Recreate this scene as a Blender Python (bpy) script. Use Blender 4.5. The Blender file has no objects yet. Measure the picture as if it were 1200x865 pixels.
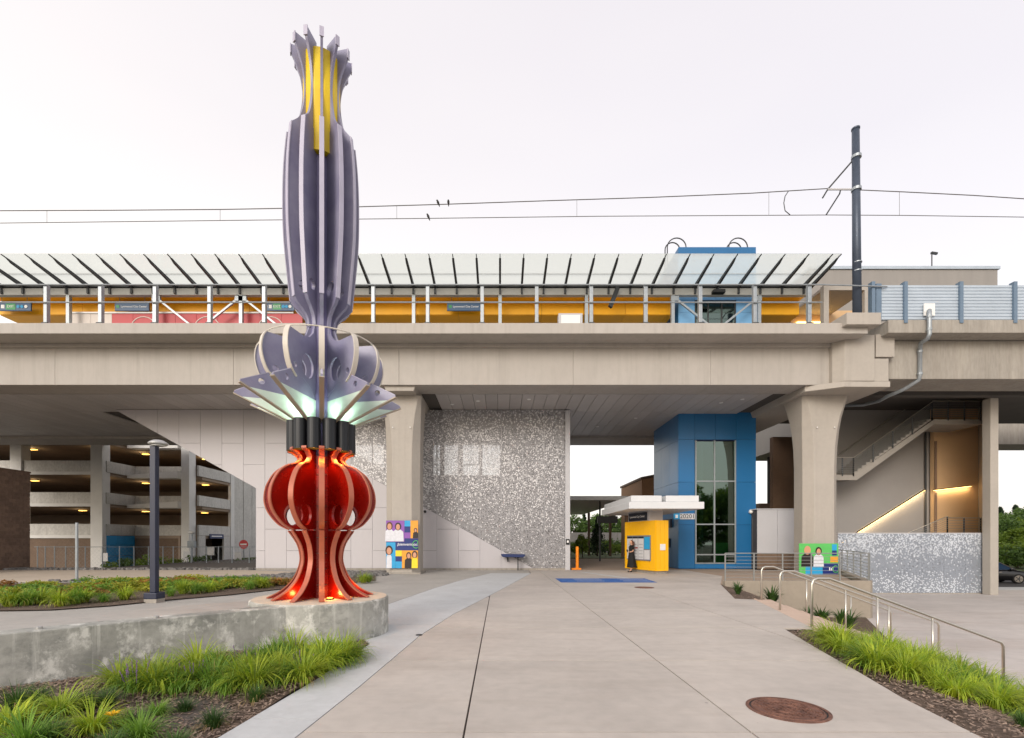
import bpy, bmesh, math, random
from mathutils import Vector, Matrix
R = math.radians
rng = random.Random(7)
scene = bpy.context.scene
C = scene.collection

# ------------------------------------------------------------------ camera, world, sun, exposure
F, CX, HY, EYE = 567.0, 586.0, 634.0, 1.6          # focal length in photo pixels, vanishing point, eye height
cd = bpy.data.cameras.new('camera'); cam = bpy.data.objects.new('camera', cd); C.objects.link(cam)
cam.location = (0, 0, EYE); cam.rotation_euler = (R(90), 0, 0)
cd.sensor_width = 36; cd.sensor_fit = 'HORIZONTAL'; cd.lens = F / 1200 * 36
cd.shift_x = (600 - CX) / 1200; cd.shift_y = (HY - 432.5) / 1200
cd.clip_start = 0.05; cd.clip_end = 3000
scene.camera = cam
SUN_EL, SUN_AZ = 22, 205                            # soft sun behind the camera, to the left
w = bpy.data.worlds.new('World'); scene.world = w; w.use_nodes = True
wn = w.node_tree.nodes; wl = w.node_tree.links; wn.clear()
sky = wn.new('ShaderNodeTexSky'); sky.sky_type = 'NISHITA'; sky.sun_disc = False
sky.sun_elevation = R(SUN_EL); sky.sun_rotation = R(SUN_AZ); sky.air_density = 1.0; sky.dust_density = 4.0
b1 = wn.new('ShaderNodeBackground'); b1.inputs[1].default_value = 0.05
wl.new(sky.outputs[0], b1.inputs[0])
# thin bright evening overcast, the same all round, a little paler towards the horizon
tc = wn.new('ShaderNodeTexCoord'); sp = wn.new('ShaderNodeSeparateXYZ'); wl.new(tc.outputs['Generated'], sp.inputs[0])
nz = wn.new('ShaderNodeTexNoise'); nz.inputs['Scale'].default_value = 1.1; nz.inputs['Detail'].default_value = 3
mp = wn.new('ShaderNodeMapping'); mp.inputs['Scale'].default_value = (1, 1, 3); wl.new(tc.outputs['Generated'], mp.inputs[0]); wl.new(mp.outputs[0], nz.inputs['Vector'])
ad = wn.new('ShaderNodeMath'); ad.operation = 'MULTIPLY_ADD'; ad.inputs[1].default_value = 0.5; wl.new(nz.outputs[0], ad.inputs[0]); sx_ = wn.new('ShaderNodeMath'); sx_.operation = 'MULTIPLY_ADD'; sx_.inputs[1].default_value = 0.3; wl.new(sp.outputs[0], sx_.inputs[0]); wl.new(sp.outputs[2], sx_.inputs[2]); wl.new(sx_.outputs[0], ad.inputs[2])
cr = wn.new('ShaderNodeValToRGB'); wl.new(ad.outputs[0], cr.inputs[0])
cr.color_ramp.elements[0].position = 0.25; cr.color_ramp.elements[0].color = (1.0, 0.935, 0.85, 1)
cr.color_ramp.elements[1].position = 1.3 - 0.3; cr.color_ramp.elements[1].color = (0.77, 0.715, 0.715, 1)
b2 = wn.new('ShaderNodeBackground'); b2.inputs[1].default_value = 1.0; wl.new(cr.outputs[0], b2.inputs[0])
ws = wn.new('ShaderNodeAddShader'); wl.new(b1.outputs[0], ws.inputs[0]); wl.new(b2.outputs[0], ws.inputs[1])
wo = wn.new('ShaderNodeOutputWorld'); wl.new(ws.outputs[0], wo.inputs[0])
sd = bpy.data.lights.new('sun', 'SUN'); sd.energy = 1.4; sd.angle = R(25); sd.color = (1.0, 0.96, 0.92)
so = bpy.data.objects.new('sun', sd); C.objects.link(so)
# the sun stands behind the camera to the left and shines towards +Y, +X
so.rotation_euler = (R(90 - SUN_EL), 0, R(-25)); so.location = (-10, -20, 30)
vs = scene.view_settings; vs.view_transform = 'Standard'; vs.look = 'None'; vs.gamma = 1; vs.exposure = 0.16
vs.use_curve_mapping = False
scene.render.engine = 'CYCLES'
scene.cycles.transparent_max_bounces = 16

# ------------------------------------------------------------------ pixel helpers
def P(x, y, d): return Vector(((x - CX) * d / F, d, EYE - (y - HY) * d / F))
def G(x, y, z=0.0):
    d = (EYE - z) * F / (y - HY); return Vector(((x - CX) * d / F, d, z))
def XD(x, d): return (x - CX) * d / F
def ZD(y, d): return EYE - (y - HY) * d / F

# ------------------------------------------------------------------ materials
def lin(c):
    f = lambda v: v / 12.92 if v <= 0.04045 else ((v + 0.055) / 1.055) ** 2.4
    return tuple(f(v / 255) for v in c) + (1,)
M = {}
def mat(name, rgb, rough=0.6, metal=0.0, var=0.12, scale=2.0, bump=0.0, bscale=40.0, rand=0.0, stretch=(1, 1, 1), spec=0.5, second=None, dirt=0.0, emit=None, estr=0.0, coord='Position', trans=0.0):
    m = bpy.data.materials.new(name); m.use_nodes = True
    n, l = m.node_tree.nodes, m.node_tree.links
    p = n['Principled BSDF']; p.inputs['Roughness'].default_value = rough; p.inputs['Metallic'].default_value = metal
    p.inputs['Specular IOR Level'].default_value = spec
    col = lin(rgb); col2 = lin(second) if second else tuple(max(0, v * (1 - 2.2 * var)) for v in col[:3]) + (1,)
    if coord == 'Position': g = n.new('ShaderNodeNewGeometry'); src = g.outputs['Position']
    else: g = n.new('ShaderNodeTexCoord'); src = g.outputs['Object']
    mpn = n.new('ShaderNodeMapping'); mpn.inputs['Scale'].default_value = stretch; l.new(src, mpn.inputs[0])
    t = n.new('ShaderNodeTexNoise'); t.inputs['Scale'].default_value = scale; t.inputs['Detail'].default_value = 7; t.inputs['Roughness'].default_value = 0.62
    l.new(mpn.outputs[0], t.inputs['Vector'])
    r = n.new('ShaderNodeValToRGB'); l.new(t.outputs[0], r.inputs[0])
    r.color_ramp.elements[0].position = 0.32; r.color_ramp.elements[0].color = col2
    r.color_ramp.elements[1].position = 0.66; r.color_ramp.elements[1].color = col
    out = r.outputs[0]
    if dirt > 0:
        t2 = n.new('ShaderNodeTexNoise'); t2.inputs['Scale'].default_value = scale * 9; t2.inputs['Detail'].default_value = 6; l.new(mpn.outputs[0], t2.inputs['Vector'])
        mx = n.new('ShaderNodeMix'); mx.data_type = 'RGBA'; mx.blend_type = 'MULTIPLY'
        rr = n.new('ShaderNodeValToRGB'); l.new(t2.outputs[0], rr.inputs[0])
        rr.color_ramp.elements[0].position = 0.35; rr.color_ramp.elements[0].color = (1 - dirt,) * 3 + (1,)
        rr.color_ramp.elements[1].position = 0.6; rr.color_ramp.elements[1].color = (1, 1, 1, 1)
        mx.inputs[0].default_value = 1; l.new(out, mx.inputs[6]); l.new(rr.outputs[0], mx.inputs[7]); out = mx.outputs[2]
    if rand > 0:
        oi = n.new('ShaderNodeObjectInfo'); hs = n.new('ShaderNodeHueSaturation')
        ma = n.new('ShaderNodeMapRange'); ma.inputs[3].default_value = 1 - rand; ma.inputs[4].default_value = 1 + rand
        l.new(oi.outputs['Random'], ma.inputs[0]); l.new(ma.outputs[0], hs.inputs['Value']); l.new(out, hs.inputs['Color']); out = hs.outputs[0]
    l.new(out, p.inputs['Base Color'])
    mr = n.new('ShaderNodeMapRange'); mr.inputs[3].default_value = max(0.03, rough - 0.08); mr.inputs[4].default_value = min(1, rough + 0.1)
    l.new(t.outputs[0], mr.inputs[0]); l.new(mr.outputs[0], p.inputs['Roughness'])
    if bump > 0:
        tb = n.new('ShaderNodeTexNoise'); tb.inputs['Scale'].default_value = bscale; tb.inputs['Detail'].default_value = 5; l.new(mpn.outputs[0], tb.inputs['Vector'])
        bn = n.new('ShaderNodeBump'); bn.inputs['Strength'].default_value = bump; bn.inputs['Distance'].default_value = 0.02
        l.new(tb.outputs[0], bn.inputs['Height']); l.new(bn.outputs[0], p.inputs['Normal'])
    if emit: p.inputs['Emission Color'].default_value = lin(emit); p.inputs['Emission Strength'].default_value = estr
    if trans > 0:
        tl = n.new('ShaderNodeBsdfTranslucent'); l.new(out, tl.inputs[0]); ms = n.new('ShaderNodeMixShader'); ms.inputs[0].default_value = trans
        l.new(p.outputs[0], ms.inputs[1]); l.new(tl.outputs[0], ms.inputs[2]); l.new(ms.outputs[0], n['Material Output'].inputs[0])
    M[name] = m; return m

mat('plaza', (192, 184, 176), 0.75, var=0.075, scale=0.7, bump=0.12, bscale=90, rand=0.045, dirt=0.07)
mat('joint', (92, 84, 78), 0.95, var=0.1)
mat('band', (196, 198, 199), 0.8, var=0.05, scale=1.3, bump=0.1, bscale=90, dirt=0.06)
mat('terrace', (176, 172, 166), 0.8, var=0.07, scale=0.8, bump=0.1, bscale=80, dirt=0.08)
mat('lower', (200, 193, 188), 0.8, var=0.09, scale=0.35, bump=0.1, bscale=70, dirt=0.07)
mat('pink_concrete', (206, 182, 164), 0.8, var=0.05, scale=2, bump=0.1, bscale=80, dirt=0.05)
mat('earth', (104, 98, 84), 0.95, var=0.2, scale=0.05)
mat('asphalt', (74, 73, 74), 0.9, var=0.1, scale=0.6, bump=0.2, bscale=120, dirt=0.1)
mat('undercroft', (172, 152, 134), 0.85, var=0.08, scale=0.5, dirt=0.06)
mat('soil', (112, 94, 80), 0.95, var=0.2, scale=5, bump=0.6, bscale=60, dirt=0.3)
mat('mulch', (164, 144, 128), 0.95, var=0.3, scale=60, second=(96, 76, 64))
mat('road_concrete', (196, 182, 164), 0.85, var=0.06, scale=0.6, dirt=0.05)
mat('gravel', (150, 148, 146), 0.9, var=0.3, scale=9, second=(92, 88, 84), rand=0.2)
mat('girder', (177, 171, 164), 0.6, var=0.035, scale=0.5, dirt=0.04, stretch=(1, 1, 0.5))
mat('pier', (175, 168, 159), 0.65, var=0.04, scale=0.8, dirt=0.04)
mat('raw_concrete', (168, 162, 153), 0.85, var=0.09, scale=1.2, bump=0.15, bscale=50, dirt=0.12, stretch=(1, 1, 0.25))
mat('wall_beige', (158, 148, 134), 0.8, var=0.05, scale=1, dirt=0.05)
mat('soffit', (184, 180, 178), 0.45, var=0.05, scale=0.8, rand=0.07)
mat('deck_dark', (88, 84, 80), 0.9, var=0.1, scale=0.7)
mat('panel', (186, 183, 187), 0.42, var=0.02, scale=0.7, rand=0.035, spec=0.4)
mat('trim_grey', (188, 188, 192), 0.45, var=0.03, scale=1)
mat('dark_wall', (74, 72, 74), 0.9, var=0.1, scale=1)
mat('galv', (168, 175, 180), 0.45, metal=0.55, var=0.08, scale=9, dirt=0.08)
mat('steel', (206, 202, 192), 0.3, metal=0.85, var=0.04, scale=6)
mat('canopy_steel', (150, 152, 150), 0.45, metal=0.3, var=0.06, scale=4)
mat('gutter', (176, 176, 172), 0.5, var=0.06, scale=1.4, dirt=0.06)
mat('dark_steel', (64, 66, 68), 0.5, metal=0.3, var=0.08, scale=4)
mat('orange', (255, 188, 30), 0.45, var=0.06, scale=0.7, rand=0.05)
mat('red_mural', (190, 72, 78), 0.5, var=0.05, scale=1, rand=0.05)
mat('white_mural', (214, 204, 196), 0.5, var=0.03, scale=1)
mat('blue_panel', (30, 104, 158), 0.32, var=0.05, scale=0.5, rand=0.06, spec=0.6)
mat('blue_light', (120, 176, 222), 0.4, var=0.04, scale=0.6, rand=0.04)
mat('blue_dark', (24, 44, 96), 0.4, var=0.06, scale=2)
mat('barrier', (184, 196, 208), 0.5, metal=0.15, var=0.05, scale=1.1, dirt=0.05)
mat('barrier_post', (112, 132, 152), 0.45, metal=0.3, var=0.06, scale=3)
mat('pole', (72, 82, 98), 0.4, metal=0.3, var=0.08, scale=3)
mat('lamp_blue', (32, 40, 64), 0.4, var=0.06, scale=4, spec=0.5)
mat('lamp_head', (188, 188, 186), 0.35, metal=0.6, var=0.08, scale=8)
mat('wire', (92, 88, 86), 0.6, var=0.1)
mat('black', (18, 18, 20), 0.5, var=0.1)
mat('bird', (44, 42, 42), 0.8, var=0.2, scale=20)
mat('yellow', (252, 188, 4), 0.4, var=0.02, scale=0.8, rand=0.015)
mat('white', (232, 232, 230), 0.45, var=0.02, scale=2)
mat('kiosk_roof', (214, 216, 218), 0.4, var=0.03, scale=1.5)
mat('board_grey', (120, 122, 126), 0.4, var=0.05)
mat('board_paper', (206, 206, 208), 0.35, var=0.03, scale=5)
mat('sign_dark', (22, 28, 44), 0.4, var=0.05)
mat('sign_blue', (50, 84, 120), 0.4, var=0.04)
mat('sign_green', (46, 150, 84), 0.4, var=0.04)
mat('sign_red', (196, 36, 44), 0.4, var=0.04)
mat('text_white', (240, 240, 240), 0.5, var=0.0)
mat('text_black', (20, 20, 20), 0.5, var=0.0)
mat('orange_bollard', (240, 140, 10), 0.45, var=0.05, scale=6)
mat('mat_blue', (28, 84, 160), 0.7, var=0.14, scale=3, second=(58, 110, 176))
mat('manhole', (140, 100, 84), 0.7, metal=0.2, var=0.2, second=(92, 62, 52), scale=9, bump=0.3, bscale=60, dirt=0.25)
mat('plinth_top', (206, 194, 176), 0.8, var=0.04, scale=2, dirt=0.05)
mat('brown_block', (126, 103, 88), 0.9, var=0.14, scale=6, bump=0.4, bscale=70, rand=0.16)
mat('brown_mortar', (128, 108, 94), 0.95, var=0.08)
mat('brown_wall', (134, 108, 88), 0.85, var=0.06, scale=0.7, dirt=0.05)
mat('brick_building', (160, 124, 92), 0.85, var=0.08, scale=2, stretch=(1, 1, 6))
mat('stair_grey', (158, 154, 151), 0.8, var=0.04, scale=0.6)
mat('stair_tan', (212, 176, 134), 0.8, var=0.04, scale=0.7)
mat('stair_concrete', (160, 154, 146), 0.85, var=0.06, scale=2)
mat('garage', (210, 208, 203), 0.85, var=0.07, scale=0.9, bump=0.3, bscale=14, dirt=0.16, stretch=(1, 1, 0.7))
mat('garage_white', (224, 223, 220), 0.8, var=0.04, scale=1)
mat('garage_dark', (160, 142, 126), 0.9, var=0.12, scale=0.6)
mat('garage_blue', (56, 160, 222), 0.45, var=0.04, scale=0.8, rand=0.04)
mat('garage_brown', (124, 104, 88), 0.85, var=0.1, scale=1.2, dirt=0.15)
mat('amber_lamp', (255, 205, 110), 0.5, var=0, emit=(255, 196, 96), estr=3)
mat('led', (255, 224, 160), 0.5, var=0, emit=(255, 206, 120), estr=5)
mat('red', (142, 16, 6), 0.26, var=0.1, scale=2.2, spec=0.5)
mat('copper', (184, 104, 80), 0.36, metal=0.15, var=0.07, scale=5)
mat('purple', (152, 150, 172), 0.34, var=0.06, scale=1.6, second=(126, 123, 152))
mat('mint', (216, 232, 220), 0.4, var=0.03, scale=2)
mat('purple_dark', (112, 106, 148), 0.45, var=0.08, scale=2)
mat('lavender', (186, 182, 202), 0.4, var=0.05, scale=3)
mat('cream', (214, 206, 194), 0.42, var=0.05, scale=3)
mat('petal', (164, 164, 188), 0.4, var=0.04, scale=2)
mat('petal_band', (176, 164, 146), 0.45, var=0.06, scale=3)
mat('yellow_core', (234, 204, 0), 0.4, var=0.04, scale=2, second=(222, 184, 0))
mat('can', (36, 38, 42), 0.38, metal=0.3, var=0.06, scale=6)
mat('can_amber', (255, 190, 90), 0.5, var=0, emit=(255, 170, 60), estr=6)
mat('can_white', (230, 250, 235), 0.5, var=0, emit=(225, 250, 235), estr=5)
mat('bolt', (120, 70, 66), 0.5, metal=0.4, var=0.05)
mat('grass_lime', (184, 196, 54), 0.55, var=0.22, scale=7, rand=0.16, trans=0.3, second=(108, 146, 34))
mat('grass_green', (130, 166, 58), 0.55, var=0.22, scale=7, rand=0.18, trans=0.3, second=(84, 128, 42))
mat('grass_dark', (88, 124, 52), 0.55, var=0.22, scale=7, rand=0.18, trans=0.25, second=(44, 74, 30))
mat('leaf_yellow', (186, 178, 56), 0.55, var=0.2, scale=9, rand=0.2, trans=0.3, second=(128, 146, 44))
mat('leaf_rust', (184, 116, 56), 0.6, var=0.2, scale=9, rand=0.2, trans=0.25, second=(120, 110, 40))
mat('leaf_fern', (66, 98, 36), 0.5, var=0.2, scale=9, rand=0.15, trans=0.2, second=(44, 76, 30))
mat('tree_a', (104, 134, 58), 0.6, var=0.2, scale=2.5, rand=0.14, trans=0.3, second=(58, 84, 34))
mat('tree_b', (136, 158, 52), 0.6, var=0.2, scale=2.5, rand=0.12, trans=0.3, second=(84, 112, 34))
mat('tree_c', (46, 70, 42), 0.65, var=0.2, scale=2.5, rand=0.14, trans=0.2, second=(32, 50, 32))
mat('straw', (176, 150, 96), 0.8, var=0.2, scale=9)
mat('bark', (88, 72, 60), 0.9, var=0.2, scale=8, bump=0.5, bscale=40)
mat('flower_lilac', (132, 104, 150), 0.6, var=0.15, scale=20)
mat('flower_yellow', (240, 190, 30), 0.5, var=0.1, scale=20)
mat('skin', (206, 158, 130), 0.55, var=0.04, scale=12)
mat('hair', (96, 52, 30), 0.5, var=0.2, scale=60)
mat('dress', (16, 16, 18), 0.8, var=0.15, scale=20)
mat('car_paint', (12, 12, 14), 0.2, var=0.05, spec=0.8)
mat('tyre', (22, 22, 22), 0.9, var=0.1)
mat('rim', (176, 168, 158), 0.3, metal=0.8, var=0.05)
mat('headlamp', (220, 224, 228), 0.15, var=0.02)
mat('noise_wall', (156, 152, 150), 0.85, var=0.07, scale=0.6, dirt=0.1)
mat('grey_building', (150, 146, 142), 0.8, var=0.05, scale=0.5, stretch=(3, 1, 0.3))
mat('pr_purple', (140, 84, 172), 0.5, var=0.06, scale=6); mat('pr_cyan', (40, 160, 214), 0.5, var=0.06, scale=6)
mat('pr_navy', (22, 44, 116), 0.5, var=0.06, scale=6); mat('pr_orange', (232, 160, 50), 0.5, var=0.06, scale=6)
mat('pr_green', (92, 190, 96), 0.5, var=0.05, scale=6); mat('pr_yellow', (238, 214, 40), 0.5, var=0.05, scale=6)
mat('pr_skin', (206, 150, 120), 0.5, var=0.05, scale=9); mat('pr_dark', (36, 26, 28), 0.5, var=0.1, scale=9)
mat('pr_cloth', (220, 222, 230), 0.5, var=0.08, scale=9)

def layer(m, scl, noise, lo, hi, col, fac):
    """Lay a patchy stain of one colour over a material's base colour."""
    n, l = m.node_tree.nodes, m.node_tree.links; p = n['Principled BSDF']; src = p.inputs['Base Color'].links[0].from_socket
    g = n.new('ShaderNodeNewGeometry'); mp_ = n.new('ShaderNodeMapping'); mp_.inputs['Scale'].default_value = scl; l.new(g.outputs['Position'], mp_.inputs[0])
    t = n.new('ShaderNodeTexNoise'); t.inputs['Scale'].default_value = noise; t.inputs['Detail'].default_value = 9; t.inputs['Roughness'].default_value = 0.7; l.new(mp_.outputs[0], t.inputs['Vector'])
    r = n.new('ShaderNodeMapRange'); r.inputs[1].default_value = lo; r.inputs[2].default_value = hi; r.inputs[4].default_value = fac; l.new(t.outputs[0], r.inputs[0])
    x = n.new('ShaderNodeMix'); x.data_type = 'RGBA'; l.new(r.outputs[0], x.inputs[0]); l.new(src, x.inputs[6]); x.inputs[7].default_value = lin(col); l.new(x.outputs[2], p.inputs['Base Color'])
m = mat('seat_wall', (178, 178, 172), 0.85, var=0.1, scale=1.6, bump=0.2, bscale=30, dirt=0.12, second=(140, 141, 134))
layer(m, (1, 1, 1.6), 1.1, 0.5, 0.62, (116, 118, 114), 0.75); layer(m, (1, 1, 0.8), 2.3, 0.52, 0.6, (214, 214, 208), 0.8); layer(m, (7, 7, 0.35), 1.0, 0.56, 0.68, (206, 206, 200), 0.6)
layer(M['girder'], (3, 3, 0.12), 0.9, 0.5, 0.75, (142, 135, 127), 0.45); layer(M['girder'], (1, 1, 1), 0.35, 0.5, 0.75, (188, 183, 177), 0.5)
layer(M['pier'], (4, 4, 0.15), 0.8, 0.5, 0.75, (148, 140, 131), 0.4)
layer(M['raw_concrete'], (4, 4, 0.12), 1.0, 0.45, 0.75, (128, 120, 110), 0.6)
layer(M['plaza'], (0.25, 1.6, 1), 1.6, 0.48, 0.72, (162, 152, 142), 0.45); layer(M['plaza'], (1, 1, 1), 9, 0.66, 0.72, (132, 122, 112), 0.55); layer(M['plaza'], (1, 1, 1), 0.5, 0.5, 0.8, (206, 196, 186), 0.5)
def spots(m, scale, size, col):
    n, l = m.node_tree.nodes, m.node_tree.links; p = n['Principled BSDF']; src = p.inputs['Base Color'].links[0].from_socket
    g = n.new('ShaderNodeNewGeometry'); v = n.new('ShaderNodeTexVoronoi'); v.inputs['Scale'].default_value = scale; l.new(g.outputs['Position'], v.inputs['Vector'])
    w_ = n.new('ShaderNodeTexWhiteNoise'); l.new(v.outputs['Position'], w_.inputs['Vector']); a = n.new('ShaderNodeMath'); a.operation = 'MULTIPLY'; a.inputs[1].default_value = size; l.new(w_.outputs['Value'], a.inputs[0])
    lt = n.new('ShaderNodeMath'); lt.operation = 'LESS_THAN'; l.new(v.outputs['Distance'], lt.inputs[0]); l.new(a.outputs[0], lt.inputs[1]); f = n.new('ShaderNodeMath'); f.operation = 'MULTIPLY'; f.inputs[1].default_value = 0.5; l.new(lt.outputs[0], f.inputs[0])
    x = n.new('ShaderNodeMix'); x.data_type = 'RGBA'; l.new(f.outputs[0], x.inputs[0]); l.new(src, x.inputs[6]); x.inputs[7].default_value = lin(col); l.new(x.outputs[2], p.inputs['Base Color'])
spots(M['plaza'], 1.3, 0.028, (96, 90, 86)); spots(M['band'], 1.6, 0.03, (110, 108, 106))
layer(M['band'], (1, 1, 1), 1.4, 0.52, 0.75, (168, 168, 166), 0.5); layer(M['terrace'], (0.4, 1.5, 1), 1.2, 0.5, 0.75, (150, 144, 136), 0.45)
layer(M['lower'], (0.2, 1.2, 1), 0.7, 0.5, 0.7, (166, 150, 140), 0.5); layer(M['garage'], (3, 3, 0.3), 1.2, 0.5, 0.75, (160, 156, 150), 0.5)
def glassy(name, tint, alpha, rough=0.05, diffuse=None):
    m = bpy.data.materials.new(name); m.use_nodes = True; n, l = m.node_tree.nodes, m.node_tree.links
    p = n['Principled BSDF']; p.inputs['Base Color'].default_value = lin(diffuse or tint); p.inputs['Roughness'].default_value = rough
    p.inputs['Specular IOR Level'].default_value = 0.6
    t = n.new('ShaderNodeBsdfTransparent'); t.inputs[0].default_value = lin(tint)
    ms = n.new('ShaderNodeMixShader'); ms.inputs[0].default_value = alpha
    l.new(t.outputs[0], ms.inputs[1]); l.new(p.outputs[0], ms.inputs[2]); l.new(ms.outputs[0], n['Material Output'].inputs[0]); M[name] = m
def tower_glass():
    m = bpy.data.materials.new('window_glass'); m.use_nodes = True; n, l = m.node_tree.nodes, m.node_tree.links; n.remove(n['Principled BSDF'])
    t = n.new('ShaderNodeBsdfTransparent'); t.inputs[0].default_value = lin((150, 176, 168)); g = n.new('ShaderNodeBsdfGlossy'); g.inputs['Roughness'].default_value = 0.02; g.inputs[0].default_value = lin((196, 216, 208))
    tx = n.new('ShaderNodeTexNoise'); tx.inputs['Scale'].default_value = 0.7; bn = n.new('ShaderNodeBump'); bn.inputs['Strength'].default_value = 0.04; l.new(tx.outputs[0], bn.inputs['Height']); l.new(bn.outputs[0], g.inputs['Normal'])
    a = n.new('ShaderNodeMixShader'); a.inputs[0].default_value = 0.22; l.new(t.outputs[0], a.inputs[1]); l.new(g.outputs[0], a.inputs[2]); l.new(a.outputs[0], n['Material Output'].inputs[0]); M['window_glass'] = m
tower_glass()
glassy('car_glass', (90, 110, 130), 0.8, 0.04, (40, 60, 84))

def frosted():
    m = bpy.data.materials.new('canopy_glass'); m.use_nodes = True; n, l = m.node_tree.nodes, m.node_tree.links; n.remove(n['Principled BSDF'])
    d = n.new('ShaderNodeBsdfTranslucent'); d.inputs[0].default_value = lin((246, 247, 243))
    t = n.new('ShaderNodeBsdfTransparent'); t.inputs[0].default_value = lin((238, 241, 238))
    a = n.new('ShaderNodeMixShader'); a.inputs[0].default_value = 0.5; l.new(d.outputs[0], a.inputs[1]); l.new(t.outputs[0], a.inputs[2])
    g = n.new('ShaderNodeBsdfGlossy'); g.inputs['Roughness'].default_value = 0.15; g.inputs[0].default_value = (0.8, 0.85, 0.85, 1)
    b = n.new('ShaderNodeMixShader'); b.inputs[0].default_value = 0.05; l.new(a.outputs[0], b.inputs[1]); l.new(g.outputs[0], b.inputs[2])
    l.new(b.outputs[0], n['Material Output'].inputs[0]); M['canopy_glass'] = m
frosted()

def perforated(name, stops, cell=0.052, dark=(158, 157, 160), light=(208, 207, 209), openness=0.26):
    """Perforated sheet: square unpunched chips on a finely punched field; stops = (z, share of chips)."""
    m = bpy.data.materials.new(name); m.use_nodes = True; n, l = m.node_tree.nodes, m.node_tree.links
    p = n['Principled BSDF']; p.inputs['Roughness'].default_value = 0.42; p.inputs['Metallic'].default_value = 0.2
    g = n.new('ShaderNodeNewGeometry')
    sc = n.new('ShaderNodeVectorMath'); sc.operation = 'SCALE'; sc.inputs['Scale'].default_value = 1 / cell; l.new(g.outputs['Position'], sc.inputs[0])
    fl = n.new('ShaderNodeVectorMath'); fl.operation = 'FLOOR'; l.new(sc.outputs[0], fl.inputs[0])
    sep = n.new('ShaderNodeSeparateXYZ'); l.new(fl.outputs[0], sep.inputs[0])
    cb = n.new('ShaderNodeCombineXYZ'); l.new(sep.outputs[0], cb.inputs[0]); l.new(sep.outputs[2], cb.inputs[1])
    wnz = n.new('ShaderNodeTexWhiteNoise'); wnz.noise_dimensions = '2D'; l.new(cb.outputs[0], wnz.inputs['Vector'])
    s2 = n.new('ShaderNodeSeparateXYZ'); l.new(g.outputs['Position'], s2.inputs[0])
    z0, z1 = stops[0][0], stops[-1][0]
    mr = n.new('ShaderNodeMapRange'); mr.inputs[1].default_value = z0; mr.inputs[2].default_value = z1; l.new(s2.outputs[2], mr.inputs[0])
    r = n.new('ShaderNodeValToRGB'); l.new(mr.outputs[0], r.inputs[0]); e = r.color_ramp.elements
    while len(e) < len(stops): e.new(0.5)
    for i, (z, v) in enumerate(stops): e[i].position = (z - z0) / (z1 - z0); e[i].color = (v, v, v, 1)
    ln = n.new('ShaderNodeTexNoise'); ln.inputs['Scale'].default_value = 0.55; ln.inputs['Detail'].default_value = 3; l.new(g.outputs['Position'], ln.inputs['Vector'])
    lm = n.new('ShaderNodeMapRange'); lm.inputs[1].default_value = 0.3; lm.inputs[2].default_value = 0.7; lm.inputs[3].default_value = 0.45; lm.inputs[4].default_value = 1.45; l.new(ln.outputs[0], lm.inputs[0])
    mu = n.new('ShaderNodeMath'); mu.operation = 'MULTIPLY'; l.new(r.outputs[0], mu.inputs[0]); l.new(lm.outputs[0], mu.inputs[1])
    lt = n.new('ShaderNodeMath'); lt.operation = 'LESS_THAN'; l.new(wnz.outputs['Value'], lt.inputs[0]); l.new(mu.outputs[0], lt.inputs[1])
    mx = n.new('ShaderNodeMix'); mx.data_type = 'RGBA'; l.new(lt.outputs[0], mx.inputs[0]); mx.inputs[6].default_value = lin(dark); mx.inputs[7].default_value = lin(light)
    l.new(mx.outputs[2], p.inputs['Base Color'])
    # fine punched holes in the field between the chips
    ck = n.new('ShaderNodeTexWhiteNoise'); ck.noise_dimensions = '2D'
    s3 = n.new('ShaderNodeVectorMath'); s3.operation = 'SCALE'; s3.inputs['Scale'].default_value = 3 / cell; l.new(g.outputs['Position'], s3.inputs[0])
    f3 = n.new('ShaderNodeVectorMath'); f3.operation = 'FLOOR'; l.new(s3.outputs[0], f3.inputs[0])
    q3 = n.new('ShaderNodeSeparateXYZ'); l.new(f3.outputs[0], q3.inputs[0]); c3 = n.new('ShaderNodeCombineXYZ'); l.new(q3.outputs[0], c3.inputs[0]); l.new(q3.outputs[2], c3.inputs[1]); l.new(c3.outputs[0], ck.inputs['Vector'])
    l3 = n.new('ShaderNodeMath'); l3.operation = 'LESS_THAN'; l.new(ck.outputs['Value'], l3.inputs[0]); l3.inputs[1].default_value = openness
    inv = n.new('ShaderNodeMath'); inv.operation = 'SUBTRACT'; inv.inputs[0].default_value = 1; l.new(lt.outputs[0], inv.inputs[1])
    op = n.new('ShaderNodeMath'); op.operation = 'MULTIPLY'; l.new(l3.outputs[0], op.inputs[0]); l.new(inv.outputs[0], op.inputs[1])
    t = n.new('ShaderNodeBsdfTransparent'); ms = n.new('ShaderNodeMixShader'); l.new(op.outputs[0], ms.inputs[0]); l.new(p.outputs[0], ms.inputs[1]); l.new(t.outputs[0], ms.inputs[2])
    l.new(ms.outputs[0], n['Material Output'].inputs[0]); M[name] = m
perforated('perforated', [(0.0, 0.03), (2.2, 0.07), (4.0, 0.16), (6.0, 0.2), (8.9, 0.24)])
perforated('perforated_low', [(-1.2, 0.34), (-0.5, 0.24), (0.1, 0.04), (0.6, 0.05), (1.0, 0.3), (1.9, 0.46)], dark=(154, 161, 172), light=(206, 212, 220), openness=0.2)

def brick_mat():
    m = mat('far_brick', (160, 124, 92), 0.85, var=0.08, scale=2)
brick_mat()

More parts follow.
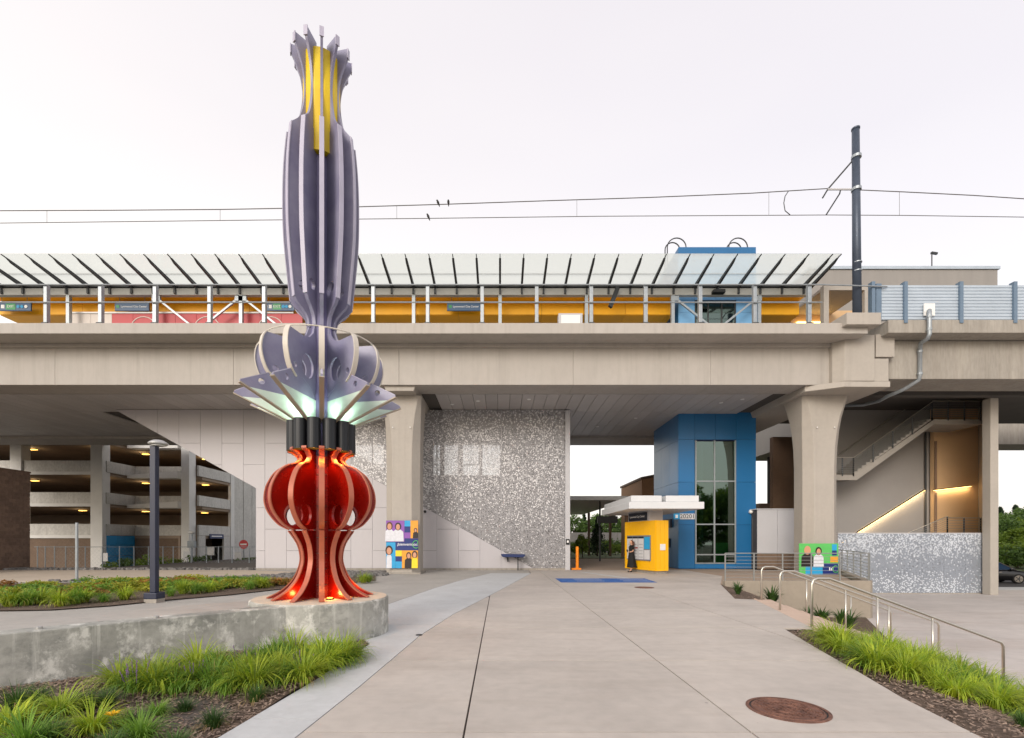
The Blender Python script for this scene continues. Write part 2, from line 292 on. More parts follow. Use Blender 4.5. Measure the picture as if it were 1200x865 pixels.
# ------------------------------------------------------------------ mesh building
ORI = {}
class MB:
    def __init__(s): s.v = []; s.f = []
    def add(s, vs, fs):
        o = len(s.v); s.v += [tuple(v) for v in vs]; s.f += [tuple(i + o for i in f) for f in fs]; return s
    def box(s, x0, x1, y0, y1, z0, z1):
        return s.add([(x0, y0, z0), (x1, y0, z0), (x1, y1, z0), (x0, y1, z0), (x0, y0, z1), (x1, y0, z1), (x1, y1, z1), (x0, y1, z1)],
                     [(3, 2, 1, 0), (4, 5, 6, 7), (0, 1, 5, 4), (1, 2, 6, 5), (2, 3, 7, 6), (3, 0, 4, 7)])
    def prism(s, poly, lo, hi, axis='z'):
        n = len(poly); mk = {'z': lambda a, b, t: (a, b, t), 'y': lambda a, b, t: (a, t, b), 'x': lambda a, b, t: (t, a, b)}[axis]
        vs = [mk(a, b, lo) for a, b in poly] + [mk(a, b, hi) for a, b in poly]
        return s.add(vs, [tuple(range(n))[::-1], tuple(range(n, 2 * n))] + [(i, (i + 1) % n, n + (i + 1) % n, n + i) for i in range(n)])
    def loft(s, rings, cap=True, closed=True):
        n = len(rings[0]); vs = [p for r in rings for p in r]; fs = []
        for k in range(len(rings) - 1):
            for i in range(n if closed else n - 1):
                j = (i + 1) % n; fs.append((k * n + i, k * n + j, (k + 1) * n + j, (k + 1) * n + i))
        if cap: fs.append(tuple(range(n))[::-1]); fs.append(tuple(range((len(rings) - 1) * n, len(rings) * n)))
        return s.add(vs, fs)
    def tube(s, pts, r, n=8, radii=None, closed=False):
        pts = [Vector(p) for p in pts]; rings = []; up = None; N = len(pts)
        for i, p in enumerate(pts):
            if closed: t = (pts[(i + 1) % N] - pts[i - 1]).normalized()
            else: t = (pts[min(i + 1, N - 1)] - pts[max(i - 1, 0)]).normalized()
            if up is None: up = Vector((0, 0, 1)) if abs(t.z) < 0.9 else Vector((1, 0, 0))
            a = t.cross(up).normalized(); b = a.cross(t).normalized(); up = b
            rr = radii[i] if radii else r
            rings.append([p + a * rr * math.cos(2 * math.pi * k / n) + b * rr * math.sin(2 * math.pi * k / n) for k in range(n)])
        if closed: rings.append(rings[0]); return s.loft(rings, cap=False)
        return s.loft(rings)
    def bar(s, p, q, w, h, up=(0, 0, 1)):
        p, q = Vector(p), Vector(q); t = (q - p).normalized(); u = Vector(up)
        if abs(t.dot(u)) > 0.98: u = Vector((0, 1, 0))
        a = t.cross(u).normalized(); b = a.cross(t).normalized()
        sec = lambda c: [c - a * w / 2 - b * h / 2, c + a * w / 2 - b * h / 2, c + a * w / 2 + b * h / 2, c - a * w / 2 + b * h / 2]
        return s.loft([sec(p), sec(q)])
    def lathe(s, prof, c=(0, 0, 0), n=24, cap=True):
        return s.loft([[(c[0] + r * math.cos(2 * math.pi * k / n), c[1] + r * math.sin(2 * math.pi * k / n), c[2] + z) for k in range(n)] for r, z in prof], cap=cap)
    def ball(s, c, rx, ry, rz, n=10, m=7):
        rings = []
        for i in range(m + 1):
            a = -math.pi / 2 + math.pi * i / m; a = max(-1.5, min(1.5, a))
            rings.append([(c[0] + rx * math.cos(a) * math.cos(2 * math.pi * k / n), c[1] + ry * math.cos(a) * math.sin(2 * math.pi * k / n), c[2] + rz * math.sin(a)) for k in range(n)])
        return s.loft(rings)
    def build(s, name, m, parent=None, bevel=0.0, smooth=False, origin=None, fix=True):
        if origin is None:
            xs, ys, zs = zip(*s.v); origin = Vector(((min(xs) + max(xs)) / 2, (min(ys) + max(ys)) / 2, min(zs)))
        origin = Vector(origin)
        me = bpy.data.meshes.new(name); me.from_pydata([tuple(Vector(v) - origin) for v in s.v], [], s.f)
        if fix:
            bm = bmesh.new(); bm.from_mesh(me); bmesh.ops.recalc_face_normals(bm, faces=bm.faces); bm.to_mesh(me); bm.free()
        return link(name, me, m, parent, origin, bevel, smooth)
def link(name, me, m, parent=None, origin=(0, 0, 0), bevel=0.0, smooth=False):
    if smooth:
        for p in me.polygons: p.use_smooth = True
    if m: 
        me.materials.clear(); me.materials.append(M[m])
    o = bpy.data.objects.new(name, me); C.objects.link(o); origin = Vector(origin)
    if parent: o.parent = parent; o.location = origin - ORI[parent]
    else: o.location = origin
    ORI[o] = origin
    if bevel:
        b = o.modifiers.new('bevel', 'BEVEL'); b.width = bevel; b.segments = 2; b.limit_method = 'ANGLE'; b.angle_limit = R(40)
    return o
def thing(name, label, cat, loc, group=None):
    o = bpy.data.objects.new(name, None); C.objects.link(o); o.location = loc; o.empty_display_size = 0.3; ORI[o] = Vector(loc)
    return tag(o, label, cat, group)
def tag(o, label=None, cat=None, group=None, kind=None):
    if label: o['label'] = label
    if cat: o['category'] = cat
    if group: o['group'] = group
    if kind: o['kind'] = kind
    return o
def struct(o): o['kind'] = 'structure'; return o
def again(o, name, loc, parent=None, rotz=0.0, scale=None):
    """A copy of one mesh object (shared data) at a world location."""
    c = o.copy(); c.name = name; C.objects.link(c); loc = Vector(loc)
    c.parent = parent; c.location = loc - (ORI[parent] if parent else Vector()); c.rotation_euler = (0, 0, rotz)
    if scale: c.scale = (scale,) * 3 if not hasattr(scale, '__len__') else scale
    ORI[c] = loc; return c
def text(body, size, loc, m, parent, rot=(R(90), 0, 0), name='lettering', depth=0.004, align='CENTER'):
    cu = bpy.data.curves.new(name, 'FONT'); cu.body = body; cu.size = size; cu.align_x = align; cu.align_y = 'CENTER'; cu.extrude = depth
    o = bpy.data.objects.new(name, cu); C.objects.link(o); bpy.context.view_layer.update()
    me = bpy.data.meshes.new_from_object(o.evaluated_get(bpy.context.evaluated_depsgraph_get())); bpy.data.objects.remove(o)
    t = link(name, me, m, parent, loc); t.rotation_euler = rot; return t
def clip_half(poly, a, b, c):                       # keep a*x + b*y <= c
    out = []
    for i in range(len(poly)):
        p, q = poly[i], poly[(i + 1) % len(poly)]; dp, dq = a * p[0] + b * p[1] - c, a * q[0] + b * q[1] - c
        if dp <= 0: out.append(p)
        if dp * dq < 0:
            t = dp / (dp - dq); out.append((p[0] + t * (q[0] - p[0]), p[1] + t * (q[1] - p[1])))
    return out
def clip_box(poly, x0, x1, y0, y1):
    for h in ((-1, 0, -x0), (1, 0, x1), (0, -1, -y0), (0, 1, y1)):
        poly = clip_half(poly, *h)
        if len(poly) < 3: return []
    out = []
    for p in poly:
        if not out or (abs(p[0] - out[-1][0]) + abs(p[1] - out[-1][1])) > 1e-5: out.append(p)
    return out if len(out) >= 3 else []
def area(p): return abs(sum(p[i][0] * p[(i + 1) % len(p)][1] - p[(i + 1) % len(p)][0] * p[i][1] for i in range(len(p)))) / 2
def inside(pt, poly):
    x, y = pt; r = False
    for i in range(len(poly)):
        (x1, y1), (x2, y2) = poly[i], poly[i - 1]
        if (y1 > y) != (y2 > y) and x < (x2 - x1) * (y - y1) / (y2 - y1) + x1: r = not r
    return r
def sstep(a, b, x): t = max(0, min(1, (x - a) / (b - a))); return t * t * (3 - 2 * t)
#==STRUCTURE==
# ================================================================== GROUND
LOW = -1.2                                            # level of the lower plaza on the right
WALL_A, WALL_B = Vector((-3.40, 7.20)), Vector((-6.9, 3.62))   # front line of the low seat wall
WDIR = (WALL_B - WALL_A).normalized(); WNOR = Vector((WDIR.y, -WDIR.x))       # towards the back left
if WNOR.y < 0: WNOR = -WNOR
SX, SY, SZ, SR = -3.126, 8.48, 0.62, 1.14             # sculpture axis, plinth top, plinth radius
def zt(x, y):                                         # left terrace: flush with the seat wall, falling away behind it
    s = (Vector((x, y)) - WALL_A).dot(WNOR)
    return 0.60 * (1 - sstep(0.6, 6.5, s)) * (1 - sstep(-4.2, -3.0, x)) if s > 0 else 0.0
def T(x, y):                                          # point of the terrace seen at a pixel
    z = 0.0
    for _ in range(12): p = G(x, y, z); z = 0.5 * z + 0.5 * zt(p.x, p.y)
    return G(x, y, z)
struct(MB().prism([(-1500, -300), (1500, -300), (1500, 2500), (-1500, 2500)], -2.2, -1.45).build('ground', 'earth'))
EDGE = [(3.75, -3), (3.80, 2.5), (3.92, 3.93), (4.11, 4.96), (4.35, 5.81), (4.72, 7.2), (5.2, 8.9)]     # right edge of the plaza
UP = EDGE + [(5.75, 8.9), (6.95, 13.2), (6.5, 13.4), (8.15, 17.9), (8.3, 17.62), (13.35, 17.62), (17.9, 25.7), (17.9, 75)]
PL = [(-24, 75), (-24, 28), (-22, 26.6), (-60, 26.6), (-60, -3)]
plaza = struct(MB().prism(UP + PL, -1.44, -0.03).build('plaza', 'joint'))
BR = [(-1.75, 1.0), (-1.67, 3.93), (-1.55, 5.3), (-1.36, 8.17), (-1.02, 10.6), (-0.40, 13.7), (0.35, 17.6), (1.10, 21.6), (1.55, 24.0)]
BL = [(-2.5, 1.0), (-2.29, 3.93), (-2.12, 5.6), (-1.98, 7.37), (-2.0, 8.2), (-2.35, 10.2), (-2.83, 12.3), (-2.3, 16.0), (-1.6, 19.7), (-0.46, 23.9)]
BL2 = [(-2.5, 1.0), (-2.29, 3.93), (-2.12, 5.6), (-2.02, 7.5), (-2.45, 8.3), (-2.95, 9.4), (-2.83, 12.26), (-2.25, 16.2), (-1.6, 19.7), (-0.46, 24.0)]
def slab(poly, z0, z1, m, name, parent, gap=0.006):
    if len(poly) < 3 or area(poly) < 0.03: return
    return MB().prism(poly, z0, z1).build(name, m, parent)
walk = [(x + 0.03, y) for x, y in BR] + [(1.55, 26.4), (8.2, 26.4)] + [(x, y) for x, y in UP[7:11]][::-1] + [p for p in EDGE[1:]][::-1] + [(3.75, 1.0)]
walk = [(x + 0.012, y) for x, y in BR] + [(1.56, 26.55), (10.1, 26.55), (10.1, 22), (8.15, 17.9), (6.5, 13.4), (6.95, 13.2), (5.75, 8.9)] + EDGE[1:][::-1] + [(3.77, 1.0)]
XL = [-7.5, -5.1, -2.7, -0.3, 2.1, 4.75, 7.15, 9.6, 12]; YL = [-0.85, 1.6, 4.05, 6.48, 8.95, 11.4, 13.85, 16.3, 18.75, 21.2, 23.65, 26.6]
for i in range(len(XL) - 1):
    for j in range(len(YL) - 1):
        g = 0.009
        slab(clip_box(walk, XL[i] + g, XL[i + 1] - g, YL[j] + g, YL[j + 1] - g), -0.04, 0.0, 'plaza', 'pavement_slab', plaza)
bandp = BR + BL2[::-1]
for j in range(len(YL) - 1):
    slab(clip_box(bandp, -4, 3, YL[j] + 0.004 + 0.3, YL[j + 1] - 0.004 + 0.3), -0.04, 0.002, 'band', 'kerb_slab', plaza)
# pavement under the viaduct and behind it
slab([(1.6, 26.57), (10.1, 26.57), (10.1, 22.0), (8.2, 18.0), (13.2, 17.75), (17.8, 25.8), (17.8, 74), (3.0, 74), (3.0, 30.6), (1.6, 30.6)], -0.035, -0.006, 'undercroft', 'undercroft_paving', plaza)
# left terrace (draped grid), its planting bed and the road behind
def drape(name, poly, step, off, m, parent=None, zf=zt):
    b = MB(); xs = [p[0] for p in poly]; ys = [p[1] for p in poly]
    x = math.floor(min(xs) / step) * step
    while x < max(xs):
        y = math.floor(min(ys) / step) * step
        while y < max(ys):
            q = clip_box(poly, x, x + step, y, y + step)
            if len(q) >= 3 and area(q) > 1e-5: b.add([(a, c, zf(a, c) + off) for a, c in q], [tuple(range(len(q)))])
            y += step
        x += step
    return b.build(name, m, parent)
wl_back = WALL_A + WNOR * 0.3; wl_far = WALL_B + WNOR * 0.3
ter = [(wl_far.x, wl_far.y), (wl_back.x, wl_back.y), (-3.1, 9.0), (-2.97, 9.4), (-2.85, 12.26), (-2.27, 16.2), (-1.62, 19.7), (-0.48, 24.0), (1.5, 24.02), (1.54, 26.55), (-22, 26.55), (-22, 3)]
struct(drape('terrace_pavement', ter, 0.5, 0.0, 'terrace'))
for a, b_ in (((-4.9, 24.0), (-3.3, 14.6)), ((-9.5, 26), (-4.6, 14.0))):
    pass
bed_px_front = [(0, 717), (60, 716), (130, 711), (200, 704), (270, 698), (322, 692), (440, 681)]
bed_px_back = [(0, 685), (150, 683), (230, 681), (300, 678), (360, 676), (440, 676)]
bf = [T(*p) for p in bed_px_front]; bb = [T(*p) for p in bed_px_back]
bedL = [(p.x, p.y) for p in bf] + [(p.x, p.y) for p in bb[::-1]] + [(-22, bb[0].y), (-22, bf[0].y)]
struct(drape('planting_bed', bedL, 0.4, 0.03, 'soil'))
road = [(-60, 19.0), (-18, 19.0), (-11.5, 21.2), (-9.0, 24.3), (-14, 26.4), (-60, 26.4)]
struct(MB().prism(road, -0.02, 0.012).build('road', 'road_concrete'))
# rocky strip between the road and the bed, and under the wall
def pebbles(name, poly, n, r0, r1, z, m, seed, flat=0.6, zf=None):
    g = random.Random(seed); b = MB(); xs = [p[0] for p in poly]; ys = [p[1] for p in poly]; k = 0; tries = 0
    while k < n and tries < n * 30:
        tries += 1; x, y = g.uniform(min(xs), max(xs)), g.uniform(min(ys), max(ys))
        if not inside((x, y), poly): continue
        r = g.uniform(r0, r1); h = r * flat; a = g.uniform(0, 6.28); zz = (zf(x, y) if zf else 0) + z; k += 1
        ring = [(x + r * g.uniform(0.7, 1.1) * math.cos(a + t * 1.2566), y + r * g.uniform(0.7, 1.1) * math.sin(a + t * 1.2566)) for t in range(5)]
        b.add([(p[0], p[1], zz - 0.02) for p in ring] + [(x + (p[0] - x) * 0.7, y + (p[1] - y) * 0.7, zz + h) for p in ring] + [(x, y, zz + h * 1.15)],
              [(i, (i + 1) % 5, 5 + (i + 1) % 5, 5 + i) for i in range(5)] + [(5 + i, 5 + (i + 1) % 5, 10) for i in range(5)])
    return b.build(name, m, fix=False)
rockp = [(-18, 18.6), (-11.4, 20.9), (-8.8, 24.2), (-5.9, 24.6), (-5.2, 22.3), (-7.0, 20.0), (-10, 19.0)]
tag(pebbles('river_rock', rockp, 1500, 0.06, 0.17, 0.02, 'gravel', 3), 'grey river rocks strewn along the kerb before the panel wall', 'rocks', kind='stuff')
rk2 = [(-60, 26.45), (-17, 26.45), (-17, 27.3), (-60, 27.3)]
tag(pebbles('roadside_rock', [(-32, 26.45), (-13.6, 26.45), (-13.6, 27.3), (-32, 27.3)], 600, 0.08, 0.2, 0.0, 'gravel', 4), 'line of pale rocks between the road and the wire fence', 'rocks', kind='stuff')
# far yard on the left around the parking garage
struct(MB().prism([(-120, 27), (-22, 27), (-24, 30), (-24, 75), (-120, 75)], -1.44, -0.9).build('garage_yard', 'asphalt'))
# lower plaza, street and kerb on the right
struct(MB().prism([(3.7, -3), (70, -3), (70, 29.2), (17.95, 29.2), (13.3, 17.55), (6, 13)], -1.44, LOW).build('lower_plaza', 'lower'))
struct(MB().prism([(18, 29.2), (120, 29.2), (120, 46), (18, 46)], -1.44, LOW - 0.13).build('street', 'asphalt'))
struct(MB().prism([(27, 27.6), (70, 27.6), (70, 29.25), (27, 29.25)], -1.44, LOW + 0.01).build('kerb', 'band'))
lawnm = mat('far_ground', (92, 104, 62), 0.95, var=0.2, scale=0.3)
struct(MB().prism([(18, 46), (200, 46), (200, 140), (18, 140)], -1.44, LOW).build('verge', 'far_ground'))
struct(MB().prism([(-24, 44), (18, 44), (18, 75), (-24, 75)], -0.03, 0.03).build('far_verge', 'far_ground'))
# planting beds by the stairs, falling to the lower plaza
def edge_x(y, line):
    for (x0, y0), (x1, y1) in zip(line, line[1:]):
        if y0 <= y <= y1: return x0 + (x1 - x0) * (y - y0) / (y1 - y0)
    return line[-1][0] if y > line[-1][1] else line[0][0]
def zfront(x, y):
    s = x - edge_x(y, EDGE); return -0.015 - 1.13 * sstep(-0.6, 4.4, s) + 0.1 * sstep(0, 0.5, s) * (1 - sstep(2.5, 4, s))
frontbed = EDGE[1:] + [(9.2, 8.9), (12, 8.9), (12, 1.0), (3.77, 1.0)]
struct(drape('stair_bed_front', [(x + 0.01, y) for x, y in frontbed], 0.3, 0.0, 'soil', zf=zfront))
BK = [(6.95, 13.2), (8.15, 17.6)]
def zback(x, y): return -0.03 - 1.15 * sstep(-0.3, 3.6, x - edge_x(y, BK))
backbed = [(6.5, 13.4), (8.15, 17.8), (8.3, 17.62), (13.3, 17.62), (10.7, 13.25), (6.97, 13.25)]
struct(drape('stair_bed_back', backbed, 0.3, 0.015, 'soil', zf=zback))
frontleft = [(x - 0.012, y) for x, y in BL2[:5]] + [(-3.4, 7.3), (WALL_B.x, WALL_B.y), (-8, 1.0)]
def zfl(x, y): return 0.015 + 0.05 * math.sin(x * 2.1 + y) * math.sin(y * 1.7)
struct(drape('front_bed', frontleft, 0.3, -0.012, 'soil', zf=zfl))
def chips(name, poly, n, zf, seed, m='mulch'):
    g = random.Random(seed); b = MB(); xs = [p[0] for p in poly]; ys = [p[1] for p in poly]; k = 0
    while k < n:
        x, y = g.uniform(min(xs), max(xs)), g.uniform(min(ys), max(ys))
        if not inside((x, y), poly): continue
        k += 1; a = g.uniform(0, 6.28); L = g.uniform(0.008, 0.028); W = g.uniform(0.004, 0.01); z = zf(x, y) + g.uniform(0.0, 0.02)
        ca, sa = math.cos(a), math.sin(a); t1, t2 = g.uniform(-0.4, 0.4) * L, g.uniform(-0.4, 0.4) * W
        cs = [(-L, -W, -t1 - t2), (L, -W, t1 - t2), (L, W, t1 + t2), (-L, W, -t1 + t2)]
        b.add([(x + p[0] * ca - p[1] * sa, y + p[0] * sa + p[1] * ca, z + p[2] + 0.006) for p in cs], [(0, 1, 2, 3)])
    return b.build(name, m, fix=False)
tag(chips('bark_mulch', [p for p in frontleft if p[1] > 2.5] + [(-6.6, 2.6), (-2.5, 2.6)], 16000, lambda x, y: zfl(x, y) - 0.012, 11), 'brown bark mulch in the bed below the seat wall', 'mulch', kind='stuff')
tag(chips('bark_mulch', [p for p in EDGE[2:]] + [(7.5, 8.8), (8.0, 3.5)], 12000, zfront, 12), 'grey brown bark mulch in the bed beside the stairs', 'mulch', kind='stuff')
tag(chips('bark_mulch', backbed, 1800, lambda x, y: zback(x, y) + 0.015, 13), 'bark mulch along the foot of the beige retaining wall', 'mulch', kind='stuff')
tag(chips('bark_mulch', bedL, 5000, lambda x, y: zt(x, y) + 0.03, 14), 'bark mulch in the bed behind the blue lamp post', 'mulch', kind='stuff')

# ================================================================== SEAT WALL, PLINTH, STAIRS, RETAINING WALL
sw = thing('seat_wall', 'low weathered concrete seat wall running from the plinth to the left', 'wall', (WALL_A.x - 1.2, WALL_A.y - 1.2, 0))
a, b_ = WALL_A + WDIR * -0.45, WALL_B
mid = WALL_A + (WALL_B - WALL_A) * 0.42
for p, q in ((a, b_),):
    MB().prism([(p.x, p.y), (q.x, q.y), (q.x + WNOR.x * 0.32, q.y + WNOR.y * 0.32), (p.x + WNOR.x * 0.32, p.y + WNOR.y * 0.32)], -0.4, 0.6).build('wall_segment', 'seat_wall', sw, bevel=0.015)
for t in (0.28, 0.5, 0.72):
    c = WALL_A + (WALL_B - WALL_A) * t + WNOR * 0.12
    MB().lathe([(0.035, 0.595), (0.035, 0.625), (0.02, 0.632)], (c.x, c.y, 0), 12).build('skate_stop', 'lamp_head', sw)
pt = thing('plinth', 'round concrete plinth under the tall flower sculpture', 'plinth', (SX, SY, 0))
MB().lathe([(SR, -0.3), (SR, SZ - 0.02), (SR - 0.02, SZ)], (SX, SY, 0), 96, cap=True).build('drum', 'seat_wall', pt)
MB().lathe([(SR - 0.03, SZ - 0.01), (SR - 0.035, SZ + 0.004)], (SX, SY, 0), 96).build('top_slab', 'plinth_top', pt)

st = thing('plaza_stairs', 'pale pink concrete stairs going down to the lower plaza', 'stairs', (8, 11, LOW))
NS = 8
for k in range(NS):
    z1 = -k * 0.15; x0 = k * 0.43
    MB().prism([(5.76 + x0, 8.95), (6.96 + x0, 13.2), (6.96 + x0 + 0.43 + (0.3 if k == 0 else 0) * 0, 13.2), (5.76 + x0 + 0.43, 8.95)], LOW - 0.2, z1 - (0.0 if k else -0.003)).build('step', 'pink_concrete', st, bevel=0.008)
for y0, y1, xa in ((8.88, 8.945, 5.76), (13.205, 13.27, 6.96)):
    MB().prism([(xa, LOW - 0.2), (xa + 3.5, LOW - 0.2), (xa + 3.5, LOW + 0.04), (xa, 0.03)], y0, y1, 'y').build('stair_kerb', 'pink_concrete', st)

def handrail(label, x0, y, posts, x1, top1):
    t = thing('handrail', label, 'handrail', (x0, y, 0), 'handrails of the plaza stairs')
    zt0 = 0.9; flat = 0.32; pts = [(x0, y, 0.0), (x0, y, zt0 - 0.1), (x0 + 0.03, y, zt0 - 0.03), (x0 + 0.1, y, zt0), (x0 + flat, y, zt0)]
    sl = (top1 - zt0) / (x1 - x0 - flat)
    pts += [(x1 - 0.04, y, top1 - sl * 0.04), (x1, y, top1 - 0.06), (x1, y, LOW)]
    pts[0] = (x0, y, -0.02)
    MB().tube(pts, 0.024, 10).build('rail', 'steel', t, smooth=True)
    for px in posts:
        z = zt0 + sl * (px - x0 - flat); base = -0.15 * math.floor(max(0, (px - x0 + 0.25)) / 0.43)
        MB().tube([(px, y, max(LOW, base - 0.15)), (px, y, z - 0.02)], 0.02, 10).build('post', 'steel', t, smooth=True)
handrail('nearest stair handrail, rising from the lush lime grass', 5.78, 8.85 + 0.12, [7.0, 8.02], 9.33, -0.3)
handrail('middle stair handrail between the other two', 6.48, 11.2, [8.0, 9.0], 10.16, -0.3)
handrail('farthest stair handrail, beside the ferns and the beige retaining wall', 7.08, 13.1, [8.3, 9.5], 10.58, -0.3)

rw = thing('retaining_wall', 'beige retaining wall below the cable guardrail', 'wall', (10.8, 17.6, LOW))
MB().prism([(8.15, 17.5), (13.4, 17.5), (13.55, 17.6), (18.0, 25.65), (17.8, 25.75), (13.32, 17.75), (8.15, 17.75)], LOW - 0.15, 0.16).build('wall_body', 'wall_beige', rw, bevel=0.012)
gr = thing('guardrail', 'grey horizontal bar guardrail on top of the beige retaining wall', 'railing', (10.8, 17.6, 0.16))
def barrail(parent, p, q, n, z0, h, bars, m='canopy_steel', r=0.009):
    p, q = Vector(p), Vector(q)
    for i in range(n + 1):
        c = p.lerp(q, i / n); MB().box(c.x - 0.022, c.x + 0.022, c.y - 0.012, c.y + 0.012, z0, z0 + h).build('post', m, parent)
    for k in range(bars):
        z = z0 + 0.12 + (h - 0.12) * k / (bars - 1); rr = r if k < bars - 1 else 0.02
        MB().tube([(p.x, p.y, z), (q.x, q.y, z)], rr, 6).build('bar', m, parent)
barrail(gr, (8.2, 17.62), (13.42, 17.62), 5, 0.15, 1.0, 8)
barrail(gr, (13.45, 17.62), (17.85, 25.6), 5, 0.15, 1.0, 8)

# ================================================================== VIADUCT
ZG0, ZG1, DG = 8.86, 10.73, 22.5
vd = thing('station_viaduct', 'beige elevated station viaduct with deep edge girder over the plaza', 'viaduct', (0, 24, 0))
XR = 15.55
gx = [-46, -36.6, -28.2, -20.7, -12.4, -4.7, 3.4, 9.8, XR - 0.2]
for a, b in zip(gx, gx[1:]): MB().box(a + 0.004, b - 0.004, DG, 23.9, ZG0, ZG1 + 0.2).build('edge_girder', 'girder', vd, bevel=0.01)
MB().box(-46, 16.2, 21.3, 24.2, 10.73, 11.2).build('deck_edge', 'girder', vd, bevel=0.02)
MB().box(-46, XR - 0.25, 22.38, 22.497, 10.56, 10.727).build('girder_ledge', 'girder', vd)
MB().box(-46, 16.1, 24.25, 44, 10.3, 11.04).build('deck', 'deck_dark', vd); MB().box(-46, 16.0, 24.3, 40, 11.045, 11.06).build('platform_floor', 'terrace', vd)
MB().box(-46, 16.8, 33.6, 35.9, 8.72, 10.2).build('back_beam', 'girder', vd)
# soffit panels: long strips running away from the viewer
pan = None; SW = 0.62
bys = [(23.95, 27.2), (27.2, 30.4), (30.4, 33.55)]
x = -46.0
def cap_at(x0, x1): return any(x1 > c0 and x0 < c1 for c0, c1 in ((-5.75, -3.75), (14.0, 30)))
cnt = 0
meshes = {}
while x < 14.0:
    far = x < -27
    for (y0, y1) in bys:
        if cap_at(x, x + SW): continue
        if (-3.6 > x > -22.5 and y0 > 27): continue          # above the closed stair: out of sight
        key = round(y1 - y0, 2); cnt += 1
        if key not in meshes:
            meshes[key] = MB().prism([(x + 0.008, ZG0 + 0.012), (x + 0.03, ZG0), (x + SW - 0.03, ZG0), (x + SW - 0.008, ZG0 + 0.012), (x + SW - 0.008, ZG0 + 0.05), (x + 0.008, ZG0 + 0.05)], y0 + 0.01, y1 - 0.01, 'y').build('soffit_panel', 'soffit', vd)
            o0 = meshes[key]; dx = ORI[o0] - Vector((x, y0, 0))
        else: again(meshes[key], 'soffit_panel', Vector((x, y0, 0)) + Vector((SW / 2, (y1 - y0) / 2, ZG0)), vd)
    x += SW
MB().box(-46, 15.3, 23.92, 33.58, ZG0 + 0.07, ZG0 + 0.3).build('soffit_backing', 'deck_dark', vd)
for px, py in ((845, 472), (870, 468), (700, 500), (560, 470), (620, 468), (745, 490), (530, 474), (815, 505)):
    d = (ZG0 - EYE) * F / (HY - py); X = XD(px, d)
    MB().lathe([(0.09, ZG0 - 0.02), (0.11, ZG0 + 0.01)], (X, d, 0), 14).build('downlight', 'white', vd)
# pier caps running back under the deck
for c0, c1 in ((-5.55, -3.85), (14.2, 16.9)):
    MB().prism([(c0 - 0.1, 9.4), (c0 + 0.2, 8.62), (c1 - 0.2, 8.62), (c1 + 0.1, 9.4)], DG + 0.15, 34.5, 'y').build('pier_cap', 'pier', vd, bevel=0.02)
# right end: painted pier head with the half joint
MB().prism([(XR - 0.25, 22.3), (XR + 0.1, 21.95), (17.0, 21.95), (17.0, 24.0), (XR - 0.25, 24.0)], 8.86, 10.95).build('pier_head', 'pier', vd, bevel=0.02)
MB().prism([(14.3, 22.7), (15.65, 21.97), (17.75, 22.0), (17.75, 25.0), (14.3, 25.0)], 8.6, 8.858).build('pier_head_soffit', 'pier', vd, bevel=0.02)
MB().box(17.02, 17.72, 22.05, 24.0, 8.875, 9.92).build('half_joint_lower', 'pier', vd, bevel=0.02)
MB().box(17.1, 17.95, 22.0, 24.0, 9.97, 11.0).build('half_joint_upper', 'pier', vd, bevel=0.02)
MB().prism([(15.0, 22.3), (15.05, 21.0), (16.55, 21.0), (16.55, 22.3)], 11.0, 11.52).build('pole_bracket', 'pier', vd, bevel=0.02)
pc = thing
def column(label, cx, cy, hw, hd, top=8.63, fl_=1.0):
    t = thing('viaduct_column', label, 'column', (cx, cy, 0), 'columns of the station viaduct'); rings = []
    for z, fl, ch in ((-0.02, 0, 0.36), (5.2, 0, 0.36), (6.2, 0.03, 0.35), (7.0, 0.09, 0.32), (7.6, 0.16, 0.27), (8.1, 0.25, 0.2), (top, 0.36, 0.12)):
        fl *= fl_; w_, d_ = hw + fl, hd + fl * 0.6
        rings.append([(cx - w_ + ch, cy - d_, z), (cx + w_ - ch, cy - d_, z), (cx + w_, cy - d_ + ch, z), (cx + w_, cy + d_ - ch, z), (cx + w_ - ch, cy + d_, z), (cx - w_ + ch, cy + d_, z), (cx - w_, cy + d_ - ch, z), (cx - w_, cy - d_ + ch, z)])
    MB().loft(rings).build('shaft', 'pier', t, bevel=0.02)
    for sx in (-0.42, 0.42):
        MB().lathe([(0.03, 0), (0.03, 0.04)], (0, 0, 0), 10).build('anchor', 'white', t, origin=(0, 0, 0)).location = Vector((sx, -hd - 0.12, 7.05))
    MB().box(cx - hw - 0.08, cx + hw + 0.08, cy - hd - 0.08, cy + hd + 0.08, -0.03, 0.08).build('footing', 'raw_concrete', t, bevel=0.01)
    return t
COLX = XD(471, 23.4)
column('beige flared viaduct column carrying the colourful poster, left of the perforated wall', COLX, 24.2, 0.83, 0.8, fl_=0.3)
column('beige flared viaduct column beside the right stair tower', XD(966, 23.4), 24.1, 0.84, 0.7, fl_=0.8)
